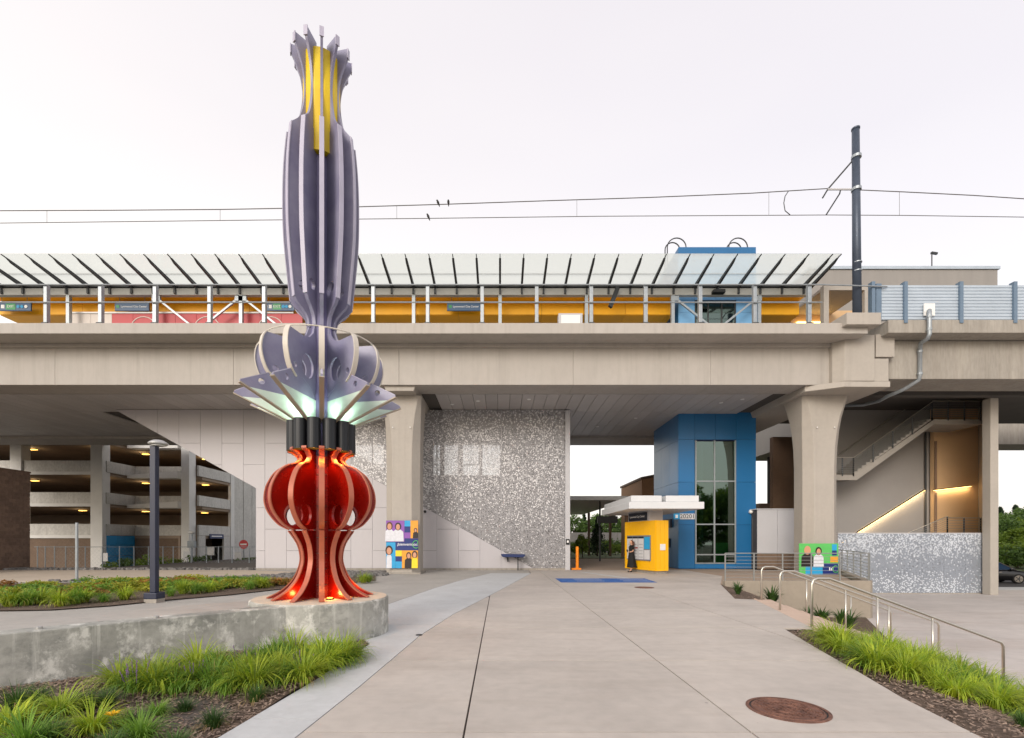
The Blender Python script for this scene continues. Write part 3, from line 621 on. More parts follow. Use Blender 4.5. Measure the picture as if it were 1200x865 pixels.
# ---- right-hand guideway
gw = thing('guideway', 'raw concrete guideway with pale blue noise barrier on the right', 'viaduct', (24, 23, 9))
MB().box(17.97, 60, 22.35, 24.2, 9.08, 10.85).build('girder', 'raw_concrete', gw, bevel=0.02)
MB().box(17.3, 60, 21.55, 24.4, 10.87, 11.45).build('deck_edge', 'raw_concrete', gw, bevel=0.02)
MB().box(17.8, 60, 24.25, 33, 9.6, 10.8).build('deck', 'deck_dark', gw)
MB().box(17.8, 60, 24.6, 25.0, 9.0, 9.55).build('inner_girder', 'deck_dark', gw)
MB().box(25.6, 70, 36.0, 38.5, 9.0 - 0.2, 11.2).build('far_girder', 'raw_concrete', gw)
MB().box(27.0, 70, 38.6, 39.2, 11.3, 13.1).build('far_barrier', 'barrier', gw)
d = 21.6; xs = [1022, 1060, 1125, 1188, 1252, 1316]
for i, (p0, p1) in enumerate(zip(xs, xs[1:])):
    x0, x1, z0, z1 = XD(p0, d) + 0.08, XD(p1, d) - 0.08, 11.46, ZD(334, d)
    prof = []; nr = 11
    for k in range(nr):
        za, zb = z0 + (z1 - z0) * k / nr, z0 + (z1 - z0) * (k + 1) / nr
        prof += [(d + 0.03, za + 0.012), (d, za + 0.035), (d, zb - 0.012), (d + 0.03, zb)]
    MB().prism(prof + [(d + 0.12, z1), (d + 0.12, z0)], x0, x1, 'x').build('barrier_panel', 'barrier', gw)
for p0 in xs[:-1]:
    X = XD(p0, d); MB().box(X - 0.075, X + 0.075, d - 0.09, d + 0.14, 11.3, ZD(331, d)).build('barrier_post', 'barrier_post', gw)
X = XD(1029, d); MB().box(X - 0.12, X + 0.12, d - 0.05, d + 0.16, 11.46, ZD(333, d)).build('end_post', 'barrier_post', gw)
dp = thing('drainpipe', 'galvanized drainpipe running down from the noise barrier and under the guideway', 'pipe', P(1080, 360, 21.4))
X = XD(1088, 21.4)
pz = lambda x, y, dd: tuple(P(x, y, dd))
MB().tube([pz(1089, 364, 21.75), pz(1089, 364, 21.4), pz(1089, 370, 21.38), pz(1089, 392, 21.38), pz(1087, 397, 21.42), pz(1079, 402, 22.0), pz(1078, 408, 22.22), pz(1078, 440, 22.22), pz(1077, 445, 22.3), pz(1060, 456, 22.7), pz(1040, 464.5, 23.4), pz(1030, 470, 24.4), pz(1012, 474.5, 25.5), pz(986, 475.5, 26.0)], 0.085, 12).build('pipe', 'galv', dp, smooth=True)
for x_, y_, dd in ((1089, 386, 21.38), (1078, 412, 22.22), (1078, 438, 22.22), (1089, 371, 21.38)):
    c = P(x_, y_, dd); MB().lathe([(0.105, -0.05), (0.105, 0.05)], c, 12).build('coupling', 'galv', dp)
c = P(1089, 363, 21.52); MB().box(c.x - 0.24, c.x + 0.24, c.y - 0.02, c.y + 0.03, c.z - 0.27, c.z + 0.27).build('flange_plate', 'white', dp)

# ================================================================== PLATFORM LEVEL
gb = thing('platform_guard', 'galvanized guard posts and rails along the viaduct edge', 'railing', (0, 21.4, 11.2))
SP = 2.415
for n in range(-11, 7):
    X = -0.79 + SP * n
    MB().box(X - 0.075, X + 0.075, 21.38, 21.56, 11.2, 12.95).build('post', 'galv', gb, bevel=0.008)
    MB().box(X - 0.13, X + 0.13, 21.33, 21.66, 11.2, 11.25).build('base_plate', 'dark_steel', gb)
for z in (12.90, 12.12):
    MB().tube([(-28.5, 21.33, z), (14.2, 21.33, z)], 0.03, 8).build('rail', 'galv', gb)
MB().tube([(14.2, 21.33, 12.90), (17.2, 21.5, 12.90)], 0.03, 8).build('rail', 'galv', gb)
cn = thing('platform_canopy', 'long glass platform canopy on steel rafters above the viaduct', 'canopy', (0, 25.6, 11.05))
def zc(y): return 16.1 + (15.82 - 16.1) * (y - 24.5) / 2.3
RS = 1.2
pane0 = raf0 = None
sl = math.atan2(15.82 - 16.1, 2.3)
for k in range(-24, 15):
    X = RS * k
    if raf0 is None:
        b = MB(); b.prism([(24.7, zc(24.7) - 0.03), (26.95, zc(26.95) - 0.03), (26.95, zc(26.95) - 0.24), (24.95, zc(24.9) - 0.14)], X - 0.055, X + 0.055, 'x')
        b.prism([(24.42, zc(24.42) - 0.012), (24.7, zc(24.7) - 0.012), (24.7, zc(24.7) - 0.06), (24.42, zc(24.42) - 0.05)], X - 0.02, X + 0.02, 'x')
        raf0 = b.build('rafter', 'dark_steel', cn); rdx = ORI[raf0] - Vector((X, 0, 0))
        pane0 = MB().prism([(24.45, zc(24.45)), (26.9, zc(26.9)), (26.9, zc(26.9) + 0.02), (24.45, zc(24.45) + 0.02)], X + 0.008, X + RS - 0.008, 'x').build('glass_pane', 'canopy_glass', cn); pdx = ORI[pane0] - Vector((X, 0, 0))
    else:
        again(raf0, 'rafter', rdx + Vector((X, 0, 0)), cn)
        if k < 14: again(pane0, 'glass_pane', pdx + Vector((X, 0, 0)), cn)
    MB().box(X - 0.05, X + 0.05, 26.72, 26.80, 15.28, 15.56).build('bracket', 'dark_steel', cn)
again(raf0, 'rafter', rdx + Vector((RS * 14.36, 0, 0)), cn)
MB().prism([(24.45, zc(24.45)), (26.9, zc(26.9)), (26.9, zc(26.9) + 0.02), (24.45, zc(24.45) + 0.02)], RS * 14 + 0.008, RS * 14.4, 'x').build('glass_pane', 'canopy_glass', cn)
MB().tube([(-28.8, 26.0, zc(26.0) + 0.04), (17.2, 26.0, zc(26.0) + 0.04)], 0.018, 6).build('purlin', 'dark_steel', cn)
MB().box(-28.8, 17.2, 26.82, 27.1, 15.24, 15.62).build('gutter_beam', 'gutter', cn, bevel=0.015)
MB().box(-28.8, 17.2, 26.76, 27.12, 15.66, 15.78).build('gutter_lip', 'dark_steel', cn)
for n in range(-6, 4):
    X = 4.8 * n; MB().box(X - 0.09, X + 0.09, 26.84, 27.04, 11.05, 15.24).build('column', 'galv', cn)
def brace(n, sgn, dz=1.6):
    X = 4.8 * n; MB().bar((X + sgn * 0.12, 26.9, 15.1), (X + sgn * 2.0, 26.9, 13.6), 0.1, 0.1).build('brace', 'galv', cn)
    MB().box(X + sgn * 0.1 - 0.22, X + sgn * 0.1 + 0.22, 26.83, 26.98, 14.93, 15.2).build('gusset', 'galv', cn)
for n, s in ((-4, 1), (-3, -1), (-3, 1), (2, 1), (3, -1)): brace(n, s)
# orange clad roof beam of the platform, in panels
ob = thing('orange_roof_beam', 'orange clad roof beam over the platform', 'roof', (0, 29, 14.6))
TX0, TX1 = XD(795, 27.6), XD(886, 27.6)
def orange_run(x0, x1, w_=2.4):
    x = x0
    while x < x1 - 0.05:
        e = min(x1, x + w_)
        MB().box(x + 0.008, e - 0.008, 27.82, 27.9, 14.62, 15.36).build('fascia_panel', 'orange', ob)
        MB().box(x + 0.008, e - 0.008, 27.12, 27.81, 15.38, 15.42).build('soffit_panel', 'orange', ob)
        MB().box(x + 0.008, e - 0.008, 27.9, 31.5, 14.6, 14.66).build('underside_panel', 'orange', ob)
        x = e
orange_run(-28.8, TX0 - 0.25); orange_run(TX1 + 0.25, 17.2)
MB().box(-28.8, TX0 - 0.3, 27.95, 40, 14.7, 15.9).build('roof_core', 'deck_dark', ob)
MB().box(TX1 + 0.3, 17.2, 27.95, 40, 14.7, 15.9).build('roof_core', 'deck_dark', ob)
# platform mural wall at the left
mw = thing('platform_mural', 'red and pale mural panels behind the platform guard', 'mural', (XD(215, 27.5), 27.5, 11.05))
x0 = XD(83, 27.5); i = 0; x1 = XD(345, 27.5)
while x0 < x1:
    MB().box(x0 + 0.006, x0 + 1.19, 27.42, 27.5, 11.05, 14.48).build('mural_panel', 'white_mural' if i < 2 else 'red_mural', mw)
    if i >= 2 and i % 3 == 0:
        cx_ = x0 + 0.6
        MB().tube([(cx_ + 0.75 * math.cos(a_ * 0.3), 27.41, 13.55 + 0.75 * math.sin(a_ * 0.3)) for a_ in range(21)], 0.03, 5, closed=True).build('mural_ring', 'white_mural', mw)
    x0 += 1.2; i += 1
MB().box(XD(83, 27.5), x1, 27.36, 27.44, 14.48, 14.56).build('top_rail', 'white', mw)
def hang_sign(label, px0, px1, kind, dd=27.3):
    y0, y1 = 355, 364.5
    x0, x1 = XD(px0, dd), XD(px1, dd); z1, z0 = ZD(y0, dd), ZD(y1, dd); cx_ = (x0 + x1) / 2
    t = thing('hanging_sign', label, 'sign', (cx_, dd, z0))
    MB().box(x0, x1, dd - 0.04, dd + 0.04, z0, z1).build('sign_board', 'sign_blue', t, bevel=0.01)
    for xx in (x0 + 0.25, x1 - 0.25): MB().tube([(xx, dd, z1), (xx, dd, 15.4)], 0.015, 6).build('hanger', 'galv', t)
    zc_ = (z0 + z1) / 2
    if kind == 'name':
        text('Lynnwood City Center', 0.155, (cx_ + 0.12, dd - 0.046, zc_), 'text_white', t)
        MB().box(x0 + 0.1, x0 + 0.26, dd - 0.05, dd - 0.04, zc_ - 0.08, zc_ + 0.08).build('line_badge', 'sign_green', t)
    else:
        w_ = x1 - x0
        MB().box(x0 + w_ * 0.27, x0 + w_ * 0.55, dd - 0.05, dd - 0.04, z0 + 0.06, z1 - 0.06).build('exit_patch', 'sign_green', t)
        text('EXIT', 0.2, (x0 + w_ * 0.41, dd - 0.056, zc_), 'text_white', t)
        MB().box(x0 + w_ * 0.13, x0 + w_ * 0.23, dd - 0.05, dd - 0.04, zc_ - 0.1, zc_ + 0.1).build('pictogram', 'white', t)
        text('<', 0.2, (x0 + w_ * 0.07, dd - 0.05, zc_), 'text_white', t)
        for k in (0.63, 0.74, 0.86): MB().lathe([(0.09, 0), (0.09, 0.01)], (0, 0, 0), 12).build('pictogram', 'pr_cyan' if k < 0.8 else 'white', t, origin=(0, 0, 0)).location = Vector((x0 + w_ * k, dd - 0.05, zc_)) - ORI[t]
    for o in t.children:
        if o.name.startswith('pictogram') and len(o.data.vertices) == 24: o.rotation_euler = (R(90), 0, 0)
hang_sign('dark blue exit sign hanging at the far left of the platform', -3, 37, 'exit')
hang_sign('blue station name sign hanging left of the sculpture', 135, 175, 'name')
hang_sign('dark blue exit sign hanging just left of the sculpture', 311, 345, 'exit')
hang_sign('blue station name sign hanging right of the sculpture', 524, 563, 'name')
cab = thing('platform_cabinet', 'white equipment cabinet standing against the orange beam', 'cabinet', (XD(668, 26.0), 26.0, 11.05))
MB().box(XD(654, 26), XD(682, 26), 25.8, 26.3, 11.05, ZD(367, 25.8)).build('cabinet_body', 'trim_grey', cab, bevel=0.02)
MB().box(XD(657, 26), XD(679, 26), 25.77, 25.797, 11.3, ZD(369.5, 25.8)).build('door', 'white', cab)
for i, (px, yy) in enumerate(((724, 352), (1500, 0))):
    if px > 1200: continue
    sp_ = thing('loudspeaker', 'grey loudspeaker on a slanted arm under the canopy', 'loudspeaker', P(720, 345, 26.6))
    MB().bar(P(724, 337, 26.6), P(715, 360, 26.4), 0.14, 0.2).build('horn', 'dark_steel', sp_)
    MB().tube([P(723, 333, 26.7), P(723, 340, 26.6)], 0.03, 6).build('bracket', 'dark_steel', sp_)
fl = thing('floodlight', 'black floodlight under the gutter before the blue tower', 'light', P(842, 342, 26.6))
MB().box(XD(835, 26.6), XD(849, 26.6), 26.45, 26.75, ZD(344, 26.6), ZD(340, 26.6)).build('housing', 'black', fl, bevel=0.02)
MB().tube([P(842, 333, 26.7), P(842, 341, 26.6)], 0.03, 6).build('bracket', 'dark_steel', fl)
# little shelter frame right of the canopy and the grey building behind
sh = thing('stair_head_house', 'beige framed opening with a warm lit ceiling right of the canopy', 'shelter', (XD(985, 27), 27, 11.05))
x0, x1 = XD(964, 26.5), XD(1016, 26.5)
MB().box(x0, x0 + 0.28, 26.4, 26.7, 11.05, ZD(334, 26.4)).build('jamb', 'pier', sh)
MB().box(x1 - 0.2, x1, 26.4, 26.7, 11.05, ZD(334, 26.4)).build('jamb', 'pier', sh)
MB().box(x0 + 0.28, x1 - 0.2, 26.4, 26.7, ZD(340, 26.4), ZD(334, 26.4)).build('lintel', 'pier', sh)
MB().box(x0, x1 + 3, 29.4, 29.6, 11.05, 15.6).build('back_wall', 'stair_tan', sh)
MB().box(x0, x1, 26.75, 29.39, 15.35, 15.5).build('ceiling', 'pier', sh)
MB().box(x0 + 0.3, x1 - 0.3, 29.2, 29.38, 14.62, 14.85).build('light_strip', 'led', sh)
gbd = thing('grey_building', 'long grey clad building rising behind the noise barrier', 'building', (XD(1060, 36), 36, 0))
MB().box(XD(950, 36), XD(1169, 36), 36, 46, 9.2, ZD(316, 36)).build('wall', 'grey_building', gbd)
MB().box(XD(950, 36) - 0.1, XD(1169, 36) + 0.12, 35.9, 46.1, ZD(316, 36) + 0.005, ZD(312.5, 36)).build('coping', 'barrier', gbd)
cm = thing('roof_camera', 'small camera post on the roof of the grey building', 'camera', P(1092, 312, 36.5))
c = P(1092, 312.6, 36.5); MB().tube([c, c + Vector((0, 0, 1.1))], 0.04, 6).build('post', 'dark_steel', cm)
MB().bar(c + Vector((-0.05, 0, 1.05)), c + Vector((0.4, 0, 0.98)), 0.14, 0.14).build('camera_head', 'dark_steel', cm)

# ---- overhead line
oc = thing('catenary_pole', 'tall dark steel pole carrying the overhead wires', 'pole', (XD(1004, 21.7), 21.7, 11.52))
X = XD(1004.5, 21.7)
MB().lathe([(0.30, 0), (0.30, 0.05)], (X, 21.7, 11.52), 16).build('base_plate', 'dark_steel', oc)
MB().tube([(X, 21.7, 11.55), (X - 0.07, 21.7, ZD(152, 21.7))], 0.17, 16, radii=[0.18, 0.15]).build('shaft', 'pole', oc, smooth=True)
MB().lathe([(0.17, 0), (0.17, 0.06), (0.1, 0.1)], (X - 0.07, 21.7, ZD(152, 21.7)), 16).build('cap', 'pole', oc)
wy = 22.4
A1, A2, A3 = P(1002, 185, 21.7), P(970, 222, wy), P(1002, 222, 21.7)
MB().tube([A1, A2, P(964, 232, wy)], 0.035, 8).build('stay', 'dark_steel', oc)
MB().tube([A3, A2], 0.045, 8).build('arm', 'trim_grey', oc)
MB().tube([P(985, 222.3, 22.05), P(984, 227, wy), P(968, 252, wy)], 0.03, 8).build('steady_arm', 'dark_steel', oc)
for yy in (184, 222): 
    c = P(1003.5, yy, 21.7); MB().lathe([(0.2, -0.06), (0.2, 0.06)], c, 14).build('collar', 'galv', oc)
for yy in (308, 318):
    c = P(1004.5, yy, 21.7); MB().lathe([(0.19, -0.02), (0.19, 0.02)], c, 14).build('strap', 'galv', oc)
def wirepath(keys): return [P(x, y, wy) for x, y in keys]
up = [(-60, 247.5), (0, 247), (130, 246.5), (260, 245.5), (400, 243), (520, 239.5), (650, 235), (760, 231.5), (880, 226.5), (970, 221)]
upr = [(970, 221), (1060, 225), (1140, 229), (1200, 233), (1300, 238)]
lo = [(-60, 262), (0, 261.5), (300, 258), (500, 256), (700, 253.5), (970, 252), (1060, 252.5), (1200, 254.5), (1300, 256)]
ow = thing('overhead_wires', 'thin overhead contact and messenger wires crossing the sky', 'wires', P(500, 256, wy))
MB().tube(wirepath(up + upr[1:]), 0.019, 6).build('messenger_wire', 'wire', ow)
MB().tube(wirepath(lo), 0.015, 6).build('contact_wire', 'wire', ow)
def ylin(keys, x):
    for (a, b), (c_, d_) in zip(keys, keys[1:]):
        if a <= x <= c_: return b + (d_ - b) * (x - a) / (c_ - a)
for px in (55, 258, 465, 676, 901, 1054):
    MB().tube([P(px, ylin(up + upr[1:], px), wy), P(px, ylin(lo, px), wy)], 0.008, 5).build('dropper', 'wire', ow)
MB().tube([P(924, 224, wy), P(920, 230, wy), P(918.5, 238, wy), P(920, 247, wy), P(926, 252, wy)], 0.02, 6).build('jumper', 'dark_steel', ow)
def bird(label, px, py, flip):
    c = P(px, py, wy); t = thing('bird', label, 'bird', c, 'birds on the wires')
    MB().tube([c + Vector((0.07 * flip, 0, -0.11)), c + Vector((0.03 * flip, 0, 0.0)), c + Vector((-0.01 * flip, 0, 0.1)), c + Vector((-0.03 * flip, 0, 0.15)), c + Vector((-0.05 * flip, 0, 0.195)), c + Vector((-0.1 * flip, 0, 0.2))], 0.05, 8, radii=[0.01, 0.038, 0.058, 0.047, 0.036, 0.005]).build('body', 'bird', t, smooth=True)
    for s_ in (-0.02, 0.02): MB().tube([c + Vector((0.0, s_, 0.02)), c + Vector((0, s_, -0.01))], 0.008, 5).build('leg', 'black', t)
bird('bird perched on the upper wire, the left one of the pair', 513.5, ylin(up, 513.5), 1)
bird('bird perched on the upper wire, the right one of the pair', 525.5, ylin(up, 525.5), 0.15)
bird('lone bird perched on the lower wire', 502, ylin(lo, 502), 1)
#==PART3==
# ================================================================== STAIR ENCLOSURE WALL (solid and perforated panels)
DW = 26.7
zw = lambda y: ZD(y, DW); xw = lambda x: XD(x, DW)
en = thing('stair_enclosure', 'pale grey panel wall with a large perforated metal screen enclosing the stairs', 'wall', (xw(480), DW, 0))
diag = lambda x: zw(591.6 + 0.56 * (x - 492))          # lower edge of the perforated field, by pixel column
cw = 25.2
sil = [(xw(135), zw(480.3)), (xw(300), zw(572)), (xw(300), 0.1), (xw(662), 0.1), (xw(662), zw(480.3))]
slope = (zw(591.6 + 0.56 * 100) - zw(591.6)) / (xw(592) - xw(492))
zd0 = zw(591.6) - slope * xw(492)                       # perforated where z > slope*x + zd0 and x > pixel 415
k0 = -19
for k in range(k0, 3):
    xa, xb = 612.8 + cw * k, 612.8 + cw * (k + 1)
    xb = min(xb, 662)
    base = 519.4 if k % 2 == 0 else 544.6
    ys = [470, base] if base > 480 else [470]
    yy = base
    while yy < 672: yy += 50.4; ys.append(yy)
    for y0, y1 in zip(ys, ys[1:]):
        g = 0.007
        cell = clip_box(sil, xw(xa) + g, xw(xb) - g, max(0.1, zw(min(y1, 668)) + g), zw(y0) - g)
        if len(cell) < 3 or area(cell) < 0.01: continue
        if (xa + xb) / 2 < 412:
            MB().prism(cell, DW, DW + 0.06, 'y').build('wall_panel', 'panel', en)
        else:
            lo_ = clip_half(cell, -slope, 1, zd0 - 0.006); hi_ = clip_half(cell, slope, -1, -zd0 - 0.006)
            if len(lo_) >= 3 and area(lo_) > 0.005: MB().prism(lo_, DW, DW + 0.06, 'y').build('wall_panel', 'panel', en)
            if len(hi_) >= 3 and area(hi_) > 0.005 and zw(min(y1, 668)) > min(p[1] for p in hi_) - 0.05 and y1 < 668: MB().box(min(p[0] for p in hi_), max(p[0] for p in hi_), DW + 0.034, DW + 0.09, zw(y1) - 0.025, zw(y1) + 0.025).build('transom', 'trim_grey', en)
            if len(hi_) >= 3 and area(hi_) > 0.005: MB().prism(hi_, DW + 0.01, DW + 0.03, 'y').build('perforated_panel', 'perforated', en)
# light frame behind the panel joints
for k in range(-8, 3):
    x_ = xw(612.8 + cw * k)
    if x_ > xw(416): MB().box(x_ - 0.028, x_ + 0.028, DW + 0.034, DW + 0.1, 0.1, zw(480.5)).build('mullion', 'trim_grey', en)
MB().box(xw(662) + 0.01, xw(668), DW - 0.06, 31.2, -0.01, zw(481)).build('end_post', 'trim_grey', en, bevel=0.015)
MB().box(xw(300), xw(662), DW + 0.01, DW + 0.3, -0.02, 0.095).build('base_kerb', 'raw_concrete', en)
bw = 31.0
wx0, wx1, wz0, wz1 = XD(405, bw), XD(586, bw), ZD(557, bw), ZD(519, bw)
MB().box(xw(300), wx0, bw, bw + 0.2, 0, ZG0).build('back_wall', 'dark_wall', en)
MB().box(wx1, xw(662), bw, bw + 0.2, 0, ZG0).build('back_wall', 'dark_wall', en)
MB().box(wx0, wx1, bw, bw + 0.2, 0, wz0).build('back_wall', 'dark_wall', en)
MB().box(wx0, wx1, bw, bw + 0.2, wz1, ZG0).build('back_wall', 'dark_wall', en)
for px in (452, 474, 497, 518, 540, 563):
    x_ = XD(px, bw); MB().box(x_ - 0.12 - (0.5 if px == 497 else 0), x_ + 0.12 + (0.45 if px == 497 else 0), bw + 0.02, bw + 0.18, wz0, wz1).build('window_post', 'dark_wall', en)
MB().box(xw(300), xw(300) + 0.15, DW + 0.07, bw, 0, zw(572)).build('end_wall', 'panel', en)
MB().prism([(xw(135), zw(480.3)), (xw(300), zw(572)), (xw(300) + 0.15, zw(572)), (xw(135) + 0.5, zw(480.3))], DW + 0.07, bw, 'y').build('stair_soffit', 'panel', en)
x0, x1 = xw(400), xw(640)
MB().prism([(x0, slope * x0 + zd0 + 0.1), (x1, slope * x1 + zd0 + 0.1), (x1, slope * x1 + zd0 + 0.9), (x0, slope * x0 + zd0 + 0.9)], 28.2, 28.4, 'y').build('stair_stringer', 'stair_concrete', en)
MB().box(xw(415), xw(662), DW + 0.13, bw, -0.02, 0.03).build('stair_hall_floor', 'undercroft', en)
bn = thing('wall_bench', 'dark blue cantilevered leaning bench by the perforated wall', 'bench', (xw(601), 26.3, 0))
x0, x1 = XD(587, 26.2), XD(615.5, 26.2); z0 = ZD(651, 26.2)
MB().prism([(x0 + 0.1, z0 - 0.08), (x1 - 0.12, z0 - 0.1), (x1, z0 + 0.02), (x1 - 0.03, z0 + 0.06), (x0 + 0.03, z0 + 0.08), (x0, z0 + 0.04)], 25.95, 26.6, 'y').build('seat', 'blue_dark', bn, bevel=0.02)
MB().box(XD(607, 26.3) - 0.03, XD(607, 26.3) + 0.03, 26.25, 26.37, 0.0, z0 - 0.08).build('leg', 'dark_steel', bn)
MB().box(XD(595, 26.4) - 0.03, XD(595, 26.4) + 0.03, 26.55, 26.68, z0 - 0.35, z0 - 0.08).build('bracket', 'dark_steel', bn)
cr_ = thing('card_reader', 'small black reader with a white face on the end post', 'reader', (xw(665), DW - 0.12, 1.2))
c = P(665.3, 635, DW - 0.1); MB().box(c.x - 0.1, c.x + 0.1, c.y - 0.03, c.y + 0.035, c.z - 0.15, c.z + 0.15).build('housing', 'black', cr_, bevel=0.01)
MB().box(c.x - 0.05, c.x + 0.05, c.y - 0.04, c.y - 0.031, c.z - 0.05, c.z + 0.07).build('face', 'white', cr_)
wc = thing('wall_camera', 'small dark dome camera on the solid panels', 'camera', P(498, 599, DW - 0.1))
c = P(498, 599.5, DW - 0.08); MB().ball(c, 0.08, 0.08, 0.08).build('dome', 'black', wc, smooth=True)
MB().box(c.x - 0.06, c.x + 0.06, c.y, DW - 0.002, c.z - 0.05, c.z + 0.07).build('mount', 'white', wc)
bo = thing('bollard', 'orange bollard post standing right of the perforated wall', 'bollard', tuple(G(676, 668)))
c = G(676.5, 667.5)
MB().lathe([(0.09, 0), (0.09, 1.2), (0.07, 1.27), (0.02, 1.3)], c, 16).build('post', 'orange_bollard', bo, smooth=False)
MB().box(c.x - 0.35, c.x + 0.2, c.y - 0.16, c.y + 0.16, -0.01, 0.09).build('base', 'orange_bollard', bo, bevel=0.02)

# ================================================================== BLUE LIFT TOWER
DT = 27.6; zt_ = lambda y: ZD(y, DT); xt = lambda x: XD(x, DT)
bt = thing('lift_tower', 'bright blue clad lift tower with a tall glazed window', 'tower', (xt(840), 29.8, 0))
TOPZ = 18.35
MB().box(xt(795) + 0.06, xt(814.4), DT + 0.06, 32, 0.0, TOPZ - 0.05).build('core', 'blue_dark', bt)
MB().box(xt(862.5), xt(886) - 0.06, DT + 0.06, 32, 0.0, TOPZ - 0.05).build('core', 'blue_dark', bt)
MB().box(xt(814.4), xt(862.5), DT + 0.06, 32, zt_(516), TOPZ - 0.05).build('core', 'blue_dark', bt)
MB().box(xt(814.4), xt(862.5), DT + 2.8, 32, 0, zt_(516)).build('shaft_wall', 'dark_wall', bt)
def tp(x0, x1, y0, y1, m='blue_panel'):
    g = 0.007; MB().box(xt(x0) + g, xt(x1) - g, DT, DT + 0.055, zt_(y1) + g, zt_(y0) - g).build('cladding_panel', m, bt)
rows = [(480.5, 515), (515, 565), (565, 615), (615, 666.5)]
for y0, y1 in rows: tp(795, 814.2, y0, y1); tp(862.7, 886, y0, y1)
tp(814.2, 838.5, 480.5, 515.3); tp(838.5, 862.7, 480.5, 515.3)
tp(814.2, 862.7, 661, 666.5)
# platform level: lighter blue
for (x0, x1) in ((795, 814.2), (814.2, 838.5), (838.5, 862.7), (862.7, 886)):
    for y0, y1 in ((300, 352), (352, 366), (366, 400)):
        if 810 < x0 < 860 and y0 >= 352: continue
        tp(x0, x1, y0, y1, 'blue_light')
tp(795, 886, 289.5, 300)
for px in (815, 830, 846, 861.5): MB().box(xt(px) - 0.035, xt(px) + 0.035, DT + 0.0, DT + 0.055, 11.05, zt_(352)).build('door_frame', 'dark_steel', bt)
MB().box(xt(814.4), xt(862.5), DT + 0.04, DT + 0.058, 11.05, zt_(355)).build('door_glass', 'window_glass', bt)
MB().box(xt(814.4), xt(862.5), DT - 0.01, DT + 0.05, zt_(355), zt_(352)).build('door_head', 'dark_steel', bt)
# left side cladding
for (z0, z1) in ((zt_(666.5), zt_(615)), (zt_(615), zt_(565)), (zt_(565), zt_(515)), (zt_(515), ZG0 - 0.01), (11.1, TOPZ)):
    for (ya, yb) in ((DT, 29.1), (29.1, 30.55), (30.55, 32.0)):
        MB().box(xt(795) - 0.0, xt(795) + 0.05, ya + 0.007 + (0.06 if ya == DT else 0), yb - 0.007, z0 + 0.007, z1 - 0.007).build('side_panel', 'blue_panel', bt)
# tall window
wz = [zt_(660), zt_(650), zt_(614.5), zt_(564), zt_(516.5)]
fr = MB().box(xt(814.6), xt(862.3), DT + 0.01, DT + 0.1, zt_(661) + 0.01, zt_(659.4)).build('window_sill', 'galv', bt)
for x_ in (815.3, 837.2, 861.7): MB().box(xt(x_) - 0.035, xt(x_) + 0.035, DT - 0.03, DT + 0.1, zt_(659.4), zt_(516.2)).build('window_mullion', 'galv', bt)
for z_ in wz[1:4]: MB().box(xt(815.3) + 0.036, xt(861.7) - 0.036, DT - 0.02, DT + 0.09, z_ - 0.035, z_ + 0.035).build('window_transom', 'galv', bt)
for (xa, xb) in ((815.3, 837.2), (837.2, 861.7)):
    for z0, z1 in zip(wz, wz[1:]):
        MB().box(xt(xa) + 0.037, xt(xb) - 0.037, DT + 0.03, DT + 0.05, z0 + 0.036, z1 - 0.036).build('window_pane', 'window_glass', bt)
MB().box(xt(827), xt(831), DT + 0.8, DT + 1.0, 0.0, zt_(517)).build('guide_rail', 'galv', bt)
MB().tube([(xt(880.5), DT - 0.12, ZD(650, DT)), (xt(880.5), DT - 0.12, ZD(613, DT)), (xt(880.5), DT - 0.1, ZD(607, DT))], 0.03, 8).build('downpipe', 'dark_steel', bt)
c = P(880, 600, DT - 0.1); MB().ball(c, 0.12, 0.12, 0.1).build('camera_dome', 'white', bt, smooth=True); MB().box(c.x - 0.06, c.x + 0.06, c.y, DT - 0.002, c.z + 0.03, c.z + 0.12).build('camera_mount', 'white', bt)
MB().box(xt(795) - 0.12, xt(795) - 0.002, 28.6, 31.4, 2.4, 2.9).build('door_sign', 'sign_dark', bt)
for yy in (28.9, 30.0): MB().box(xt(795) - 0.06, xt(795) - 0.002, yy, yy + 0.18, 1.2, 1.75).build('call_panel', 'black', bt)
ns = thing('number_sign', 'stop number sign 20201 on the blue tower', 'sign', P(803, 608, DT - 0.08))
x0, x1, z0, z1 = xt(796.5), xt(813.8), zt_(608.6), zt_(602)
MB().box(x0, x1, DT - 0.05, DT - 0.004, z0, z1).build('plate', 'board_paper', ns)
text('20201', 0.34, ((x0 + x1) / 2, DT - 0.056, (z0 + z1) / 2), 'text_black', ns)
MB().box(x0 - 0.36, x0 - 0.02, DT - 0.05, DT - 0.004, z0, z1).build('icon_plate', 'pr_cyan', ns)
MB().box(x0 - 0.26, x0 - 0.12, DT - 0.054, DT - 0.051, z0 + 0.07, z1 - 0.07).build('pictogram', 'text_white', ns)
def hoop(label, px):
    dd = 29.5; t = thing('roof_hoop', label, 'hoop', P(px, 290, dd), 'ladder hoops on the tower roof')
    for (cx_, cy_, rr, off) in ((px, 290, 11, 0.0), (px - 5, 293, 8.5, 0.5)):
        r_ = rr * dd / F; c = P(cx_, cy_, dd - off)
        pts = [(c.x - r_, c.y, 17.4)] + [(c.x + r_ * math.cos(math.pi * (1 - a / 12)), c.y, c.z + r_ * math.sin(math.pi * a / 12)) for a in range(13)] + [(c.x + r_, c.y, 17.4)]
        MB().tube(pts, 0.035, 8).build('hoop_rail', 'dark_steel', t, smooth=True)
hoop('pair of curved ladder hoops at the left end of the tower roof', 793)
hoop('pair of curved ladder hoops at the right end of the tower roof', 865)
MB().box(XD(779, 29.0), xt(795) + 0.02, 28.95, 30, 16.6, 17.5).build('hoop_platform', 'blue_dark', bt)

